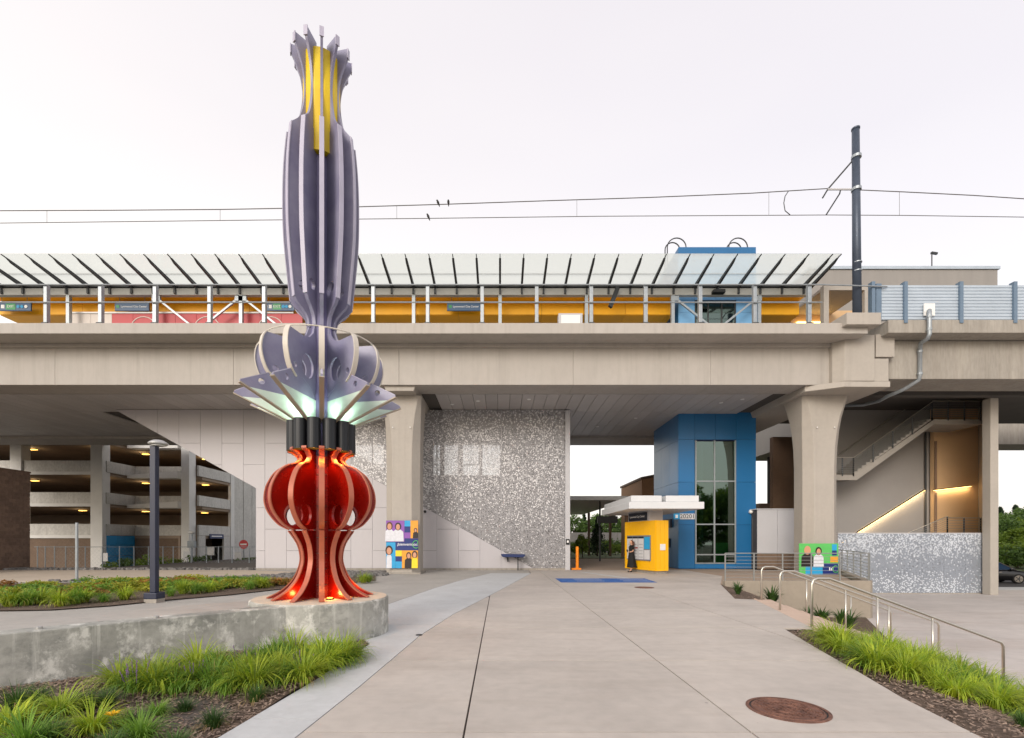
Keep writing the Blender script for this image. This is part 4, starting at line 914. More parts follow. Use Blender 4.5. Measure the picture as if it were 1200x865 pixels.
# ================================================================== YELLOW KIOSK
A_, B_, D_ = Vector((7.5, 23.3)), Vector((8.2, 23.62)), Vector((6.72, 25.95)); E_ = Vector((7.7, 26.2))
ki = thing('ticket_kiosk', 'yellow clad ticket kiosk with a pale flat roof', 'kiosk', (7.5, 24.6, 0))
MB().prism([(A_.x + 0.05, A_.y + 0.1), (B_.x - 0.05, B_.y + 0.06), (E_.x, E_.y), (D_.x + 0.06, D_.y)], -0.01, 0.14).build('base', 'raw_concrete', ki)
MB().prism([(A_.x + 0.03, A_.y + 0.04), (B_.x - 0.02, B_.y + 0.04), (E_.x, E_.y - 0.02), (D_.x + 0.04, D_.y - 0.02)], 0.14, 2.57).build('core', 'yellow', ki)
def wallseg(p, q, t0, t1, z0, z1, th, m, name, parent, off=0.0):
    d_ = (q - p); n_ = Vector((d_.y, -d_.x)).normalized()
    if n_.y > 0: n_ = -n_
    a, b = p + d_ * t0 + n_ * off, p + d_ * t1 + n_ * off
    return MB().prism([(a.x, a.y), (b.x, b.y), (b.x + n_.x * th, b.y + n_.y * th), (a.x + n_.x * th, a.y + n_.y * th)], z0, z1).build(name, m, parent)
L_ = (D_ - A_).length; g = 0.006 / L_
for i in range(6): wallseg(A_, D_, i / 6 + g, (i + 1) / 6 - g, 0.15, 2.6, 0.03, 'yellow', 'cladding_plank', ki)
L_ = (B_ - A_).length; g = 0.006 / L_
for i in range(3): wallseg(A_, B_, i / 3 + g, (i + 1) / 3 - g, 0.15, 2.6, 0.03, 'yellow', 'cladding_plank', ki)
nb = Vector(((D_ - A_).y, -(D_ - A_).x)).normalized(); nb = -nb if nb.x > 0 else nb
def tpx(px):                                         # where a pixel column meets the kiosk's long face
    u = (px - CX) / F; d_ = D_ - A_; return (u * A_.y - A_.x) / (d_.x - u * d_.y)
t0, t1 = tpx(763.5), tpx(736.5)
ib = wallseg(A_, D_, t0, t1, 0.62, 1.88, 0.05, 'board_grey', 'info_board', ki, 0.035)
n_ = 3
cols = ['board_paper', 'board_paper', 'board_paper', 'pr_cyan']
for i in range(4):
    ta, tb = t0 + (t1 - t0) * (1 - (i + 1) / 4 + 0.012), t0 + (t1 - t0) * (1 - i / 4 - 0.012)
    if i < 3: wallseg(A_, D_, ta, tb, 0.68, 1.72, 0.006, cols[i], 'poster_sheet', ib, 0.087)
    else:
        wallseg(A_, D_, ta, tb, 1.2, 1.8, 0.006, 'pr_cyan', 'poster_sheet', ib, 0.087); wallseg(A_, D_, ta, tb, 0.68, 1.15, 0.006, 'board_paper', 'poster_sheet', ib, 0.087)
    if i < 3: wallseg(A_, D_, ta, tb, 1.74, 1.82, 0.006, 'sign_dark', 'heading_strip', ib, 0.087)
    if i in (0, 1): wallseg(A_, D_, ta, ta + (tb - ta) * 0.6, 1.22, 1.28, 0.004, 'sign_red', 'red_strip', ib, 0.095)
    for q in range(5):
        if i < 3: wallseg(A_, D_, ta + (tb - ta) * 0.15, tb - (tb - ta) * 0.15, 0.78 + q * 0.16, 0.80 + q * 0.16, 0.004, 'board_grey', 'print_line', ib, 0.095)
wallseg(A_, B_, 0.3, 0.72, 1.15, 1.45, 0.02, 'white', 'notice_plate', ki, 0.034)
MB().prism([(7.35, 23.9), (8.05, 23.95), (7.75, 26.0), (6.85, 25.85)], 2.57, 3.1).build('roof_post', 'trim_grey', ki)
t0, t1 = tpx(766), tpx(741)
p_, q_ = Vector((7.35, 23.9)), Vector((6.85, 25.85))
sb = wallseg(p_, q_, 0.08, 0.92, 2.64, 3.04, 0.06, 'sign_dark', 'name_sign', ki, 0.005)
dv = (q_ - p_).normalized(); ang = math.atan2(-dv.y, -dv.x); nn = Vector((dv.y, -dv.x)); nn = -nn if nn.x > 0 else nn
c = (p_ + q_) / 2 + nn * 0.072
text('Lynnwood City Center', 0.155, (c.x, c.y, 2.84), 'text_white', sb, rot=(R(90), 0, ang), depth=0.003)
rf = MB().prism([(6.0, 22.5), (9.5, 22.5), (9.5, 28.6), (6.0, 28.6)], 3.1, 3.42).build('roof', 'kiosk_roof', ki, bevel=0.015)
MB().box(6.12, 7.55, 22.58, 28.4, 3.43, 3.72).build('roof_upstand', 'kiosk_roof', rf, bevel=0.015); MB().box(7.75, 9.28, 22.58, 28.4, 3.43, 3.72).build('roof_upstand', 'kiosk_roof', rf, bevel=0.015)
MB().box(8.7, 8.9, 27.8, 28.0, 0, 3.1).build('rear_post', 'trim_grey', ki)
tm = thing('tactile_mat', 'faded blue painted wayfinding panel on the paving before the kiosk', 'floor marking', (4.2, 19.6, 0.004))
MB().prism([(2.35, 20.6), (6.15, 20.6), (6.05, 18.62), (2.35, 18.62)], 0.003, 0.007).build('paint', 'mat_blue', tm)
for i, yy in enumerate((19.2, 19.75, 20.25)):
    for xx in (3.05, 4.9):
        MB().prism([(xx, yy), (xx + 1.1, yy), (xx + 1.1, yy + 0.07), (xx, yy + 0.07)], 0.0075, 0.009).build('faded_line', 'board_paper', tm)
pl_ = struct(MB().prism([(4.1, 24.9), (4.35, 24.9), (5.6, 20.9), (5.35, 20.9)], -0.001, 0.003).build('path_marking', 'band'))
def cover(label, c, r, m):
    t = thing('manhole_cover', label, 'manhole cover', (c.x, c.y, 0), None)
    MB().lathe([(r, -0.02), (r, 0.007), (r - 0.03, 0.008), (r - 0.032, -0.015)], (c.x, c.y, 0), 64, cap=False).build('frame_ring', m, t)
    MB().lathe([(r - 0.03, -0.03), (r - 0.03, 0.0015)], (c.x, c.y, 0), 64).build('recess', 'black', t)
    lid = MB().lathe([(r - 0.045, -0.02), (r - 0.045, 0.004)], (c.x, c.y, 0), 64).build('lid', m, t)
    for rr in (r - 0.06, r * 0.6, r * 0.33): MB().tube([(c.x + rr * math.cos(a * 0.1309), c.y + rr * math.sin(a * 0.1309), 0.004) for a in range(48)], 0.008, 6, closed=True).build('raised_ring', m, lid)
    if r < 0.34: return t
    b = MB()
    for k in range(-7, 8):
        for j in range(-7, 8):
            x_, y_ = k * 0.045, j * 0.045; q = math.hypot(x_, y_)
            if r * 0.36 < q < r * 0.56 or q < r * 0.27 or r * 0.65 < q < r - 0.085: b.box(c.x + x_ - 0.013, c.x + x_ + 0.013, c.y + y_ - 0.013, c.y + y_ + 0.013, 0.0042, 0.011)
    tag(b.build('tread_pattern', m, lid), kind='stuff')
    return t
cover('large rusty round manhole cover in the foreground paving', Vector((1.55, 4.62)) if False else Vector(((922 - CX) / (831 - HY) * EYE, F * EYE / (831.5 - HY))), 0.355, 'manhole')
cover('small brown utility cover near the blue floor panel', Vector((4.95, 16.6)), 0.33, 'manhole')
dr = thing('paving_cleanout', 'tiny dark round drain at the edge of the plinth paving', 'drain', tuple(G(491, 744.5)))
c = G(491, 744.5); MB().lathe([(0.055, 0), (0.055, 0.012), (0.04, 0.012)], c, 18).build('ring', 'dark_steel', dr); MB().lathe([(0.036, 0), (0.036, 0.01)], c, 18).build('cap', 'lamp_head', dr)

# ================================================================== POSTERS ON THE COLUMNS
def patch(parent, x0, x1, z0, z1, y, m, name='print_block'): return MB().box(x0, x1, y - 0.004, y, z0, z1).build(name, m, parent)
def figure(parent, cx, z0, h, w_, y, hair, cloth, skin='pr_skin'):
    hd = h * 0.2
    MB().prism([(cx - w_ / 2, z0), (cx + w_ / 2, z0), (cx + w_ * 0.46, z0 + h * 0.5), (cx + w_ * 0.2, z0 + h * 0.62), (cx - w_ * 0.2, z0 + h * 0.62), (cx - w_ * 0.46, z0 + h * 0.5)], y - 0.006, y - 0.003, 'y').build('printed_clothes', cloth, parent)
    ell = lambda c, rx, rz, yy, m, nm: MB().prism([(c[0] + rx * math.cos(a * 0.3927), c[1] + rz * math.sin(a * 0.3927)) for a in range(16)], yy - 0.003, yy, 'y').build(nm, m, parent)
    ell((cx, z0 + h * 0.78), hd * 0.8, hd * 1.05, y - 0.007, hair, 'printed_hair'); ell((cx, z0 + h * 0.75), hd * 0.52, hd * 0.78, y - 0.011, skin, 'printed_face')
dy = 23.26
po = thing('column_poster', 'colourful poster with smiling people and a greeting on the left column', 'poster', (COLX, dy, 0.3))
px = lambda x: XD(x, dy); pz_ = lambda y: ZD(y, dy)
MB().box(px(452.5), px(490), dy, dy + 0.03, pz_(666), pz_(610)).build('poster_board', 'pr_navy', po)
for (x0, x1, y0, y1, m) in ((452.5, 474, 610, 635, 'pr_purple'), (474, 481, 610, 617, 'pr_cyan'), (474, 481, 617, 624, 'pr_navy'), (474, 481, 624, 631, 'pr_purple'), (481, 490, 610, 631, 'pr_orange'),
                            (452.5, 463.5, 635.5, 666, 'pr_cyan'), (463.5, 471, 645, 652, 'pr_yellow'), (463.5, 471, 652, 658, 'pr_navy'), (463.5, 471, 658, 666, 'pr_cyan'), (471, 490, 645, 666, 'pr_orange')):
    patch(po, px(x0) + 0.003, px(x1) - 0.003, pz_(y1) + 0.003, pz_(y0) - 0.003, dy - 0.001, m)
figure(po, px(456.5), pz_(634.5), 0.95, 0.42, dy - 0.006, 'hair', 'pr_cloth'); figure(po, px(466.5), pz_(634.5), 0.92, 0.55, dy - 0.014, 'pr_dark', 'pr_cloth')
figure(po, px(479), pz_(665.8), 0.78, 0.4, dy - 0.006, 'pr_dark', 'pr_dark'); figure(po, px(486), pz_(665.8), 0.84, 0.3, dy - 0.014, 'pr_dark', 'pr_yellow')
figure(po, px(456), pz_(665.8), 1.1, 0.26, dy - 0.006, 'pr_dark', 'pr_cloth'); figure(po, px(487), pz_(630.8), 0.5, 0.26, dy - 0.006, 'pr_dark', 'pr_dark')
text('¡bienvenidos!', 0.19, (px(477.5), dy - 0.005, pz_(638)), 'text_white', po, depth=0.002)
MB().tube([(px(489.2) + 0.0, dy - 0.01, pz_(638))] + [(px(487.5) + 0.16 * math.cos(0.9 + a * 0.45), dy - 0.012, pz_(638) + 0.18 * math.sin(0.9 + a * 0.45)) for a in range(11)], 0.018, 5).build('printed_arc', 'pr_green', po)
dy = 23.16
pr = thing('column_poster', 'green poster of two people on the right column behind the guardrail', 'poster', (XD(962, dy), dy, 0.1))
px = lambda x: XD(x, dy); pz_ = lambda y: ZD(y, dy)
MB().box(px(936.5), px(982.5), dy, dy + 0.03, pz_(674), pz_(637)).build('poster_board', 'pr_green', pr)
patch(pr, px(975), px(980.5), pz_(645), pz_(638), dy - 0.001, 'pr_cyan'); patch(pr, px(975), px(980.5), pz_(651), pz_(645.2), dy - 0.001, 'pr_navy'); patch(pr, px(973), px(982), pz_(659), pz_(652), dy - 0.001, 'pr_orange')
patch(pr, px(944), px(964), pz_(673.5), pz_(663.8), dy - 0.001, 'pr_cyan'); patch(pr, px(964), px(982), pz_(673.5), pz_(660), dy - 0.001, 'pr_navy')
figure(pr, px(946), pz_(664), 1.0, 0.6, dy - 0.006, 'pr_skin', 'pr_dark'); figure(pr, px(959), pz_(664), 0.95, 0.5, dy - 0.014, 'pr_dark', 'pr_cloth')
for q in range(3): patch(pr, px(971.6 + q * 1.9), px(972.7 + q * 1.9), pz_(668.5), pz_(664.8 + (q == 1)), dy - 0.006, 'text_white', 'printed_stroke')
MB().tube([(px(979) + 0.13 * math.cos(1 + a * 0.45), dy - 0.012, pz_(667) + 0.16 * math.sin(1 + a * 0.45)) for a in range(11)], 0.018, 5).build('printed_arc', 'pr_green', pr)

# ================================================================== RIGHT: ENCLOSURE, STAIR TOWER, LOW SCREEN
cb_ = thing('equipment_enclosure', 'pale grey metal enclosure between the blue tower and the right column', 'enclosure', (XD(911, 27), 27, 0))
x0, xm, x1 = XD(887.5, 26.9), XD(911, 26.9), XD(936, 26.9)
z1 = ZD(597.5, 26.9)
MB().box(x0 + 0.03, x1 - 0.03, 26.95, 29, 0.05, z1 - 0.03).build('body', 'dark_wall', cb_)
for a, b in ((x0, xm - 0.008), (xm + 0.008, x1)):
    MB().box(a, b, 26.9, 26.945, 0.9, z1).build('door_panel', 'trim_grey', cb_, bevel=0.008); MB().box(a, b, 26.9, 26.945, 0.05, 0.885).build('lower_panel', 'garage_brown', cb_)
MB().box(x0 - 0.04, x1 + 0.04, 26.86, 29.1, z1 + 0.004, z1 + 0.07).build('cap', 'trim_grey', cb_)
bwl = thing('brown_wall', 'dark brown wall behind the right column', 'wall', (XD(920, 33), 33, 0))
MB().box(XD(906, 33), XD(960, 33), 33, 33.4, 0, 8.7).build('wall_body', 'brown_wall', bwl)
bp = thing('back_pole', 'grey steel pole rising in the gap beside the blue tower', 'pole', (XD(901, 44), 44, 0))
MB().tube([(XD(901, 44), 44, 0), (XD(901, 44), 44, 12.0)], 0.14, 10).build('shaft', 'dark_steel', bp)
MB().box(XD(890, 42), XD(908, 42), 42, 42.6, 0, ZD(590, 42)).build('cabinet', 'garage_brown', thing('back_cabinet', 'brown cabinet far behind the pale enclosure', 'cabinet', (XD(899, 42), 42.3, 0)))

tw = thing('stair_tower', 'open stair tower with grey and tan walls at the right', 'stair tower', (21.5, 28, LOW))
DB = 29.6
x985, x1087, x1151, x1168 = XD(940, DB), XD(1087, DB), XD(1151, DB), XD(1168, 25.0)
MB().box(x985, x1087 + 1.2, DB, DB + 0.25, LOW, 10.3).build('grey_wall', 'stair_grey', tw)
MB().box(x1087 + 0.02, XD(1148, 29.2), 29.2, 29.45, LOW, 10.3).build('tan_wall', 'stair_tan', tw)
MB().prism([(XD(1160, 25.4), 25.45), (XD(1160, 25.4) + 0.25, 25.45), (XD(1146, 29.2) + 0.3, 29.19), (XD(1146, 29.2), 29.19)], LOW, 9.55).build('side_wall', 'pier', tw)
MB().box(XD(1158.5, 25.1), XD(1168, 25.1), 25.0, 25.44, LOW, 8.99).build('end_post', 'pier', tw, bevel=0.02)
MB().tube([(x1087 + 0.05, 29.1, LOW), (x1087 + 0.05, 29.1, 7.6)], 0.06, 8).build('downpipe', 'brown_wall', tw)
MB().tube([(x1087 - 0.25, 29.45, LOW), (x1087 - 0.25, 29.45, 8.6)], 0.05, 8).build('downpipe', 'dark_steel', tw)
# upper flight
dS = 27.2
fa, fb = P(1000, 556, dS), P(1092, 491, dS)
ns_ = 18; stp = None
for k in range(ns_):
    x0 = fa.x + (fb.x - fa.x) * k / ns_; x1 = fa.x + (fb.x - fa.x) * (k + 1) / ns_; z1 = fa.z + (fb.z - fa.z) * (k + 1) / ns_
    MB().prism([(x0, z1 - 0.2), (x1 + 0.02, z1 - 0.05), (x1 + 0.02, z1), (x0, z1)], dS + 0.02, 29.15, 'y').build('step', 'stair_concrete', tw)
MB().prism([(fa.x - 0.3, fa.z - 0.32), (fa.x + 0.2, fa.z - 0.32), (fb.x + 0.1, fb.z - 0.32), (fb.x + 0.1, fb.z - 0.05), (fa.x, fa.z - 0.03), (fa.x - 0.3, fa.z - 0.03)], dS, dS + 0.09, 'y').build('stringer', 'stair_concrete', tw)
MB().prism([(fa.x, fa.z - 0.3), (fb.x, fb.z - 0.3), (fb.x, fb.z - 0.22), (fa.x, fa.z - 0.22)], dS + 0.1, 29.15, 'y').build('flight_soffit', 'stair_concrete', tw)
MB().box(XD(972, dS), fa.x - 0.31, dS, 29.3, fa.z - 0.32, fa.z - 0.02).build('landing', 'stair_concrete', tw)
MB().box(fb.x + 0.11, XD(1151, dS), dS, 29.18, fb.z - 0.3, fb.z - 0.02).build('landing', 'stair_concrete', tw)
def slantrail(name, p, q, n, h, bars, dd, m='dark_steel', parent=tw):
    t = parent; p, q = Vector(p), Vector(q)
    for i in range(n + 1):
        c = p.lerp(q, i / n); MB().box(c.x - 0.03, c.x + 0.03, dd - 0.03, dd + 0.01, c.z - 0.1, c.z + h).build('rail_post', m, t)
    for k in range(bars):
        o = Vector((0, 0, 0.12 + (h - 0.12) * k / (bars - 1)))
        MB().tube([(p.x, dd - 0.03, p.z + o.z), (q.x, dd - 0.03, q.z + o.z)], 0.011 if k < bars - 1 else 0.028, 6).build('rail_bar', 'canopy_steel' if k < bars - 1 else 'steel', t)
slantrail('r', (fa.x, 0, fa.z), (fb.x, 0, fb.z + 0.0), 4, 0.95, 9, dS)
slantrail('r', (fb.x, 0, fb.z), (XD(1149, dS), 0, fb.z), 3, 1.0, 9, dS)
slantrail('r', (XD(974, dS), 0, fa.z), (fa.x, 0, fa.z), 2, 0.95, 9, dS)
MB().tube([(fa.x - 1.2, 29.0, fa.z + 0.95), (fa.x - 0.2, 29.0, fa.z + 0.95), (fb.x - 0.5, 29.0, fb.z + 0.75), (fb.x, 29.0, fb.z + 1.0)], 0.03, 8).build('wall_handrail', 'steel', tw)
# lower flight handrails with lights, above the screen
def lit(label, a, b, parent=tw):
    MB().bar(a, b, 0.07, 0.06).build('wall_handrail', 'dark_steel', parent)
    a2, b2 = Vector(a) + Vector((0, -0.0, -0.05)), Vector(b) + Vector((0, 0.0, -0.05))
    MB().bar(a2, b2, 0.03, 0.03).build('light_strip', 'led', parent)
    d_ = (b2 - a2).normalized(); zz = -(Vector((0, 0.75, -0.66)) - d_ * Vector((0, 0.75, -0.66)).dot(d_)).normalized(); yy = zz.cross(d_)
    ld = bpy.data.lights.new('handrail_light', 'AREA'); ld.shape = 'RECTANGLE'; ld.size = (b2 - a2).length; ld.size_y = 0.04; ld.energy = 5 * ld.size; ld.color = (1, 0.74, 0.42)
    lo_ = bpy.data.objects.new('handrail_light', ld); C.objects.link(lo_)
    lo_.matrix_world = Matrix.Translation((a2 + b2) / 2 + Vector((0, -0.05, -0.05))) @ Matrix((d_, yy, zz)).transposed().to_4x4()
lit('', P(985, 636, 29.45), P(1084, 573.5, 29.45)); lit('', P(1094, 574, 29.05), P(1138, 569, 29.05))
slantrail('r', (XD(1058, 27), 0, ZD(644, 27)), (XD(1110, 27), 0, ZD(622, 27)), 2, 0.8, 7, 27.0)
slantrail('r', (XD(1110, 27), 0, ZD(628, 27)), (XD(1149, 27), 0, ZD(628, 27)), 2, 1.0, 7, 27.0)
MB().box(XD(1100, 27), XD(1151, 27), 26.95, 29.15, LOW + 0.9, ZD(629, 27)).build('landing', 'stair_concrete', tw)
x0, x1 = XD(1012, 27), XD(1100, 27)
for k in range(12):
    MB().box(x0 + (x1 - x0) * k / 12, x0 + (x1 - x0) * (k + 1) / 12 - 0.002, 26.95, 29.15, LOW, LOW + 0.25 + 0.155 * k).build('step', 'stair_concrete', tw)
ps = thing('perforated_screen', 'low blue grey perforated metal screen in front of the right stairs', 'screen', (XD(1075, 25.6), 25.6, LOW))
dd = 25.55; vx = [982, 1004, 1029, 1054.6, 1080, 1106, 1131, 1157, 1163]
for a, b in zip(vx, vx[1:]):
    MB().box(XD(a, dd) + 0.004, XD(b, dd) - 0.004, dd, dd + 0.03, LOW + 0.06, ZD(625.5, dd)).build('perforated_panel', 'perforated_low', ps)
    MB().box(XD(b, dd) - 0.02, XD(b, dd) + 0.02, dd + 0.032, dd + 0.09, LOW, ZD(625.5, dd)).build('frame_post', 'trim_grey', ps)
MB().box(XD(982, dd), XD(1163, dd), dd + 0.035, dd + 0.5, LOW - 0.02, LOW + 0.05).build('base_kerb', 'pier', ps)
MB().box(XD(982, dd), XD(1163, dd), dd - 0.01, dd + 0.09, ZD(625.5, dd) + 0.002, ZD(624.4, dd)).build('top_rail', 'trim_grey', ps)
#==PART4==
# ================================================================== SCULPTURE
sc_ = thing('flower_sculpture', 'tall seed pod shaped sculpture of purple and red radial fins with a yellow crown', 'sculpture', (SX, SY, SZ))
VA = math.atan2(-SY, -SX)                               # direction from the sculpture to the camera
NF = 12
def Lp(x, y):                                           # left outline pixel -> (radius, height) of the fin seen side on
    u = (CX - x) / F; r = (SY * u + SX) / (0.938 + 0.346 * u); return r, EYE + (HY - y) * (SY - 0.346 * r) / F
def smooth(pts, n=4):
    out = []
    for i in range(len(pts) - 1):
        p0, p1, p2, p3 = pts[max(i - 1, 0)], pts[i], pts[i + 1], pts[min(i + 2, len(pts) - 1)]
        for k in range(n):
            t = k / n; out.append(tuple(0.5 * (2 * p1[j] + (p2[j] - p0[j]) * t + (2 * p0[j] - 5 * p1[j] + 4 * p2[j] - p3[j]) * t * t + (3 * p1[j] - p0[j] - 3 * p2[j] + p3[j]) * t ** 3) for j in (0, 1)))
    return out + [pts[-1]]
def plate(name, outer, holes, th, m):
    cu = bpy.data.curves.new(name, 'CURVE'); cu.dimensions = '2D'; cu.fill_mode = 'BOTH'; cu.extrude = th / 2
    for poly in [outer] + holes:
        s = cu.splines.new('POLY'); s.points.add(len(poly) - 1); s.use_cyclic_u = True
        for p, q in zip(s.points, poly): p.co = (q[0], q[1], 0, 1)
    o = bpy.data.objects.new(name, cu); C.objects.link(o); bpy.context.view_layer.update()
    me = bpy.data.meshes.new_from_object(o.evaluated_get(bpy.context.evaluated_depsgraph_get())); bpy.data.objects.remove(o)
    for v in me.vertices: v.co = (v.co.x, -v.co.z, v.co.y - SZ)
    me.materials.clear(); me.materials.append(M[m]); me.name = name; return me
def band(name, prof, wd, th, m, inset=0.004):
    b = MB(); rings = []
    for i, (r, z) in enumerate(prof):
        a, c = prof[max(i - 1, 0)], prof[min(i + 1, len(prof) - 1)]; t = Vector((c[0] - a[0], c[1] - a[1])).normalized(); n = Vector((t.y, -t.x))
        p, q = Vector((r, z)) - n * inset, Vector((r, z)) + n * th
        rings.append([(p.x, -wd / 2, p.y - SZ), (q.x, -wd / 2, q.y - SZ), (q.x, wd / 2, q.y - SZ), (p.x, wd / 2, p.y - SZ)])
    b.loft(rings); me = bpy.data.meshes.new(name); me.from_pydata(b.v, [], b.f)
    bm = bmesh.new(); bm.from_mesh(me); bmesh.ops.recalc_face_normals(bm, faces=bm.faces); bm.to_mesh(me); bm.free(); me.materials.append(M[m]); return me
circ = lambda r, z, a, b=None, n=20: [(r + a * math.cos(2 * math.pi * k / n), z + (b or a) * math.sin(2 * math.pi * k / n)) for k in range(n)]
def fins(name, prof_list, inner, holes, th, m, bwid, bm_, bth=0.014):
    prof = prof_list; outer = prof + [(inner, prof[-1][1]), (inner, prof[0][1])]
    me, mb_ = plate(name, outer, holes, th, m), band('edge_band', prof, bwid, bth, bm_)
    for k in range(NF):
        a = VA + 2 * math.pi * k / NF
        o = bpy.data.objects.new(name, me); C.objects.link(o); o.parent = sc_; o.location = (0, 0, 0); o.rotation_euler = (0, 0, a); ORI[o] = Vector((SX, SY, SZ))
        e = bpy.data.objects.new('edge_band', mb_); C.objects.link(e); e.parent = o
stem = smooth([(0.87, 0.632)] + [Lp(*p) for p in ((330, 692), (343.6, 678.6), (351, 662), (351.8, 650), (348, 636.6), (338, 622))])
fins('stem_fin', stem, 0.22, [], 0.045, 'red', 0.086, 'copper')
bulb = smooth([Lp(*p) for p in ((339, 620.5), (327, 614.8), (316.5, 603.5), (311.3, 593), (310, 582.7), (312.5, 570), (320.8, 556), (332, 548), (343, 545), (348.5, 541), (349, 537), (343, 531.5), (338, 529.5), (338, 527))])
hc = Lp(343, 604)
fins('bulb_fin', bulb, 0.22, [circ(0.52, hc[1], 0.165, 0.18)], 0.045, 'red', 0.086, 'copper')
pl1, pl2 = [(0.44, 3.62), (1.26, 3.999)], [(1.262, 4.0), (1.37, 4.05)]
me1 = plate('petal_fin', pl1 + [(0.2, 3.999), (0.2, 3.62)], [], 0.03, 'mint')
me2 = plate('petal_tip', pl2 + [(1.355, 4.085), (0.66, 4.43), (0.6, 4.26), (0.24, 4.09), (0.24, 4.001)], [circ(1.04, 4.135, 0.05)], 0.03, 'purple')
mb_ = band('edge_band', [pl1[0], pl2[1]], 0.075, 0.014, 'petal_band'); mt_ = band('edge_band', [(1.36, 4.085), (0.66, 4.435)], 0.032, 0.006, 'lavender', 0.002)
for k in range(NF):
    o = bpy.data.objects.new('petal_fin', me1); C.objects.link(o); o.parent = sc_; o.rotation_euler = (0, 0, VA + 2 * math.pi * k / NF); ORI[o] = Vector((SX, SY, SZ))
    for nm, q in (('petal_tip', me2), ('edge_band', mb_), ('edge_band', mt_)): e = bpy.data.objects.new(nm, q); C.objects.link(e); e.parent = o
bud = smooth([(0.80, 4.22), (0.93, 4.32), (1.0, 4.45), (1.04, 4.6), (1.045, 4.73), (1.02, 4.86), (0.965, 4.95)]) 
me_prof = bud
outer = bud + [(0.55, 4.955), (0.40, 5.01), (0.29, 5.12), (0.245, 5.26), (0.2, 5.26), (0.2, 4.08), (0.6, 4.26)]
me = plate('bud_fin', outer, [circ(0.46, 4.50, 0.17, 0.2), circ(0.82, 4.4, 0.05)], 0.036, 'purple'); mb_ = band('edge_band', bud, 0.085, 0.014, 'cream')
for k in range(NF):
    o = bpy.data.objects.new('bud_fin', me); C.objects.link(o); o.parent = sc_; o.rotation_euler = (0, 0, VA + 2 * math.pi * k / NF); ORI[o] = Vector((SX, SY, SZ))
    e = bpy.data.objects.new('edge_band', mb_); C.objects.link(e); e.parent = o
neck = smooth([(0.245, 5.27), (0.27, 5.42), (0.36, 5.54), (0.45, 5.62), (0.505, 5.7)])
shaft = smooth([(0.505, 5.7), (0.555, 6.2), (0.60, 6.7), (0.617, 7.15), (0.615, 7.7), (0.595, 8.15), (0.555, 8.58)])
crown = smooth([(0.555, 8.585), (0.42, 8.75), (0.352, 8.97), (0.318, 9.2), (0.318, 9.4), (0.36, 9.65), (0.44, 9.86), (0.49, 9.97), (0.495, 10.12)])
outer = neck + shaft[1:] + [(0.16, 8.58), (0.16, 5.27)]
me = plate('shaft_fin', outer, [circ(0.35, 5.92, 0.09)], 0.06, 'purple')
cf = plate('crown_fin', crown + [(0.2, 10.12), (0.2, 8.585)], [], 0.042, 'purple')
cfb = band('edge_band', [(0.496, 9.96), (0.497, 10.12)], 0.07, 0.012, 'lavender')
for k in range(NF):
    o = bpy.data.objects.new('crown_fin', cf); C.objects.link(o); o.parent = sc_; o.rotation_euler = (0, 0, VA + 2 * math.pi * k / NF); ORI[o] = Vector((SX, SY, SZ))
    e = bpy.data.objects.new('edge_band', cfb); C.objects.link(e); e.parent = o
bands = [band('edge_band', shaft, 0.075, 0.012, 'lavender')]
for k in range(NF):
    o = bpy.data.objects.new('shaft_fin', me); C.objects.link(o); o.parent = sc_; o.rotation_euler = (0, 0, VA + 2 * math.pi * k / NF); ORI[o] = Vector((SX, SY, SZ))
    for q in bands: e = bpy.data.objects.new('edge_band', q); C.objects.link(e); e.parent = o
MB().lathe([(0.235, SZ + 0.005), (0.235, 3.05)], (SX, SY, 0), 24).build('red_core', 'red', sc_)
MB().lathe([(0.215, 3.06), (0.215, 8.2)], (SX, SY, 0), 24).build('purple_core', 'purple_dark', sc_)
MB().lathe([(0.308, 8.22), (0.308, 9.96), (0.28, 9.99)], (SX, SY, 0), 24).build('yellow_core', 'yellow_core', sc_)
MB().tube([(SX + 0.955 * math.cos(a * 0.0654), SY + 0.955 * math.sin(a * 0.0654), 4.965) for a in range(96)], 0.011, 6, closed=True).build('hoop', 'cream', sc_)
can_m = cup = cdn = None
